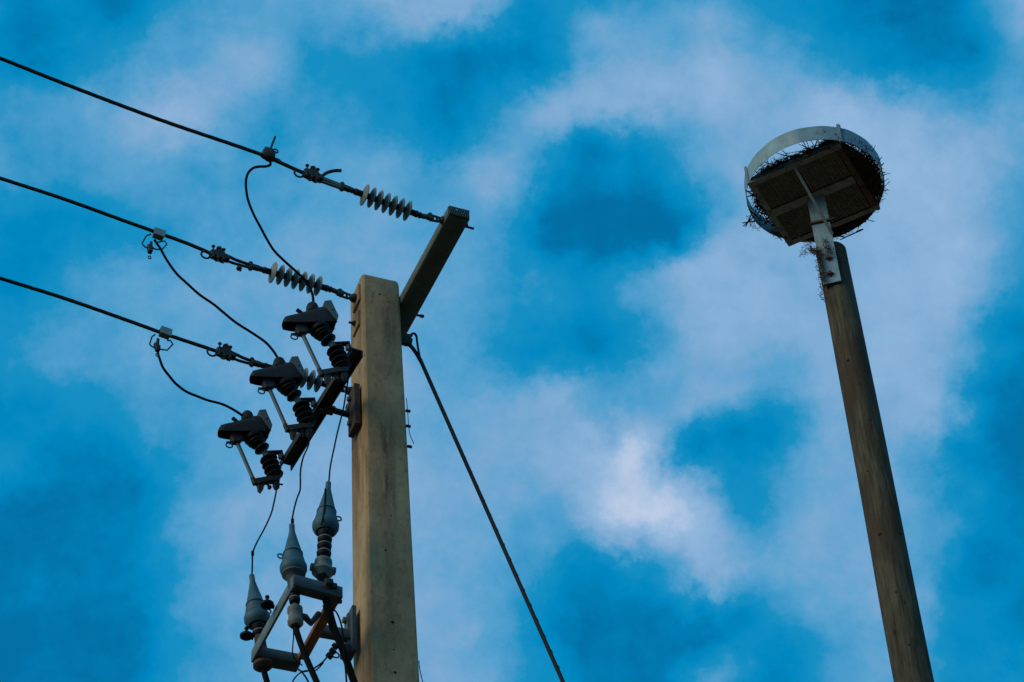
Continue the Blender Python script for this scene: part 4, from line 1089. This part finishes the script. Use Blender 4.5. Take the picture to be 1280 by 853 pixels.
for (a, c_, dz) in spec:
    mb = MB(); p0 = ppx(*a, dz); p1 = ppx(*c_, dz + .01); mb.tube([p0, p0.lerp(p1, .5) + Vector((0, .004, .006)), p1], [.0035, .0050, .0035], 5); wpart('twig', mb, 'stick', nr)
# thick clumps pushed out over the rim
def clump(cx2, cy2, cz2, sp, n_, lo=.05, hi=.13):
    for k in range(n_):
        c_ = Vector((cx2 + random.gauss(0, sp), cy2 + random.gauss(0, sp), cz2 + random.gauss(0, sp * .45)))
        if (c_ - ctr_off).xy.length > .405 or (abs(c_.x) < h + .02 and -h < c_.y < h + .02 and c_.z < .04): continue
        twig(mb, c_, math.atan2(c_.y, c_.x) + math.pi / 2 + random.gauss(0, .45), random.gauss(0, .22), random.uniform(lo, hi), random.uniform(.0018, .0042), .15, 4)
mb = MB()
for ang, rr_, n_ in ((-38, .41, 50), (-26, .43, 70), (-14, .41, 60), (0, .43, 80), (12, .42, 70), (24, .43, 60), (38, .42, 70), (55, .43, 80), (70, .43, 90), (84, .42, 90), (98, .42, 80), (112, .41, 60), (128, .41, 50), (150, .39, 45), (168, .37, 35)):
    rr_ -= .045; a = math.radians(ang); clump(ctr_off.x + math.cos(a) * rr_, ctr_off.y + math.sin(a) * rr_, .012 + .012 * math.sin(ang), .024, n_)
for x_, n_ in ((-.25, 50), (-.17, 60), (.02, 30), (.12, 40), (.27, 60)):
    clump(x_, -h + .015, .050, .018, n_, .03, .08)
wpart('twig_clump', mb, 'stick', nr, kind='stuff')
# loose straw caught between platform, bracket and pole top
mb = MB(); ms = MB(); tgt = [((1008, 305), (1022, 318), 60), ((1000, 316), (1020, 312), 34), ((1022, 310), (1030, 350), 190), ((1026, 345), (1030, 375), 46), ((1030, 300), (1040, 320), 60), ((934, 270), (945, 284), 20)]
for (a, c_, n_) in tgt:
    for k in range(n_):
        t = random.random(); x = a[0] + (c_[0] - a[0]) * t + random.gauss(0, 2.2); y = a[1] + (c_[1] - a[1]) * t + random.gauss(0, 2.2)
        p = wl_(hit(x, y, nd, po + nd * random.uniform(.012, .035))) if a[0] > 990 else ppx(x, y, .0)
        twig(mb if k % 2 else ms, p, random.uniform(0, 6.28), random.gauss(0, .8), random.uniform(.02, .07), random.uniform(.0008, .0022), .2)
wpart('hanging_litter', mb, 'stick', nr, kind='stuff'); wpart('hanging_straw', ms, 'straw', nr, kind='stuff')
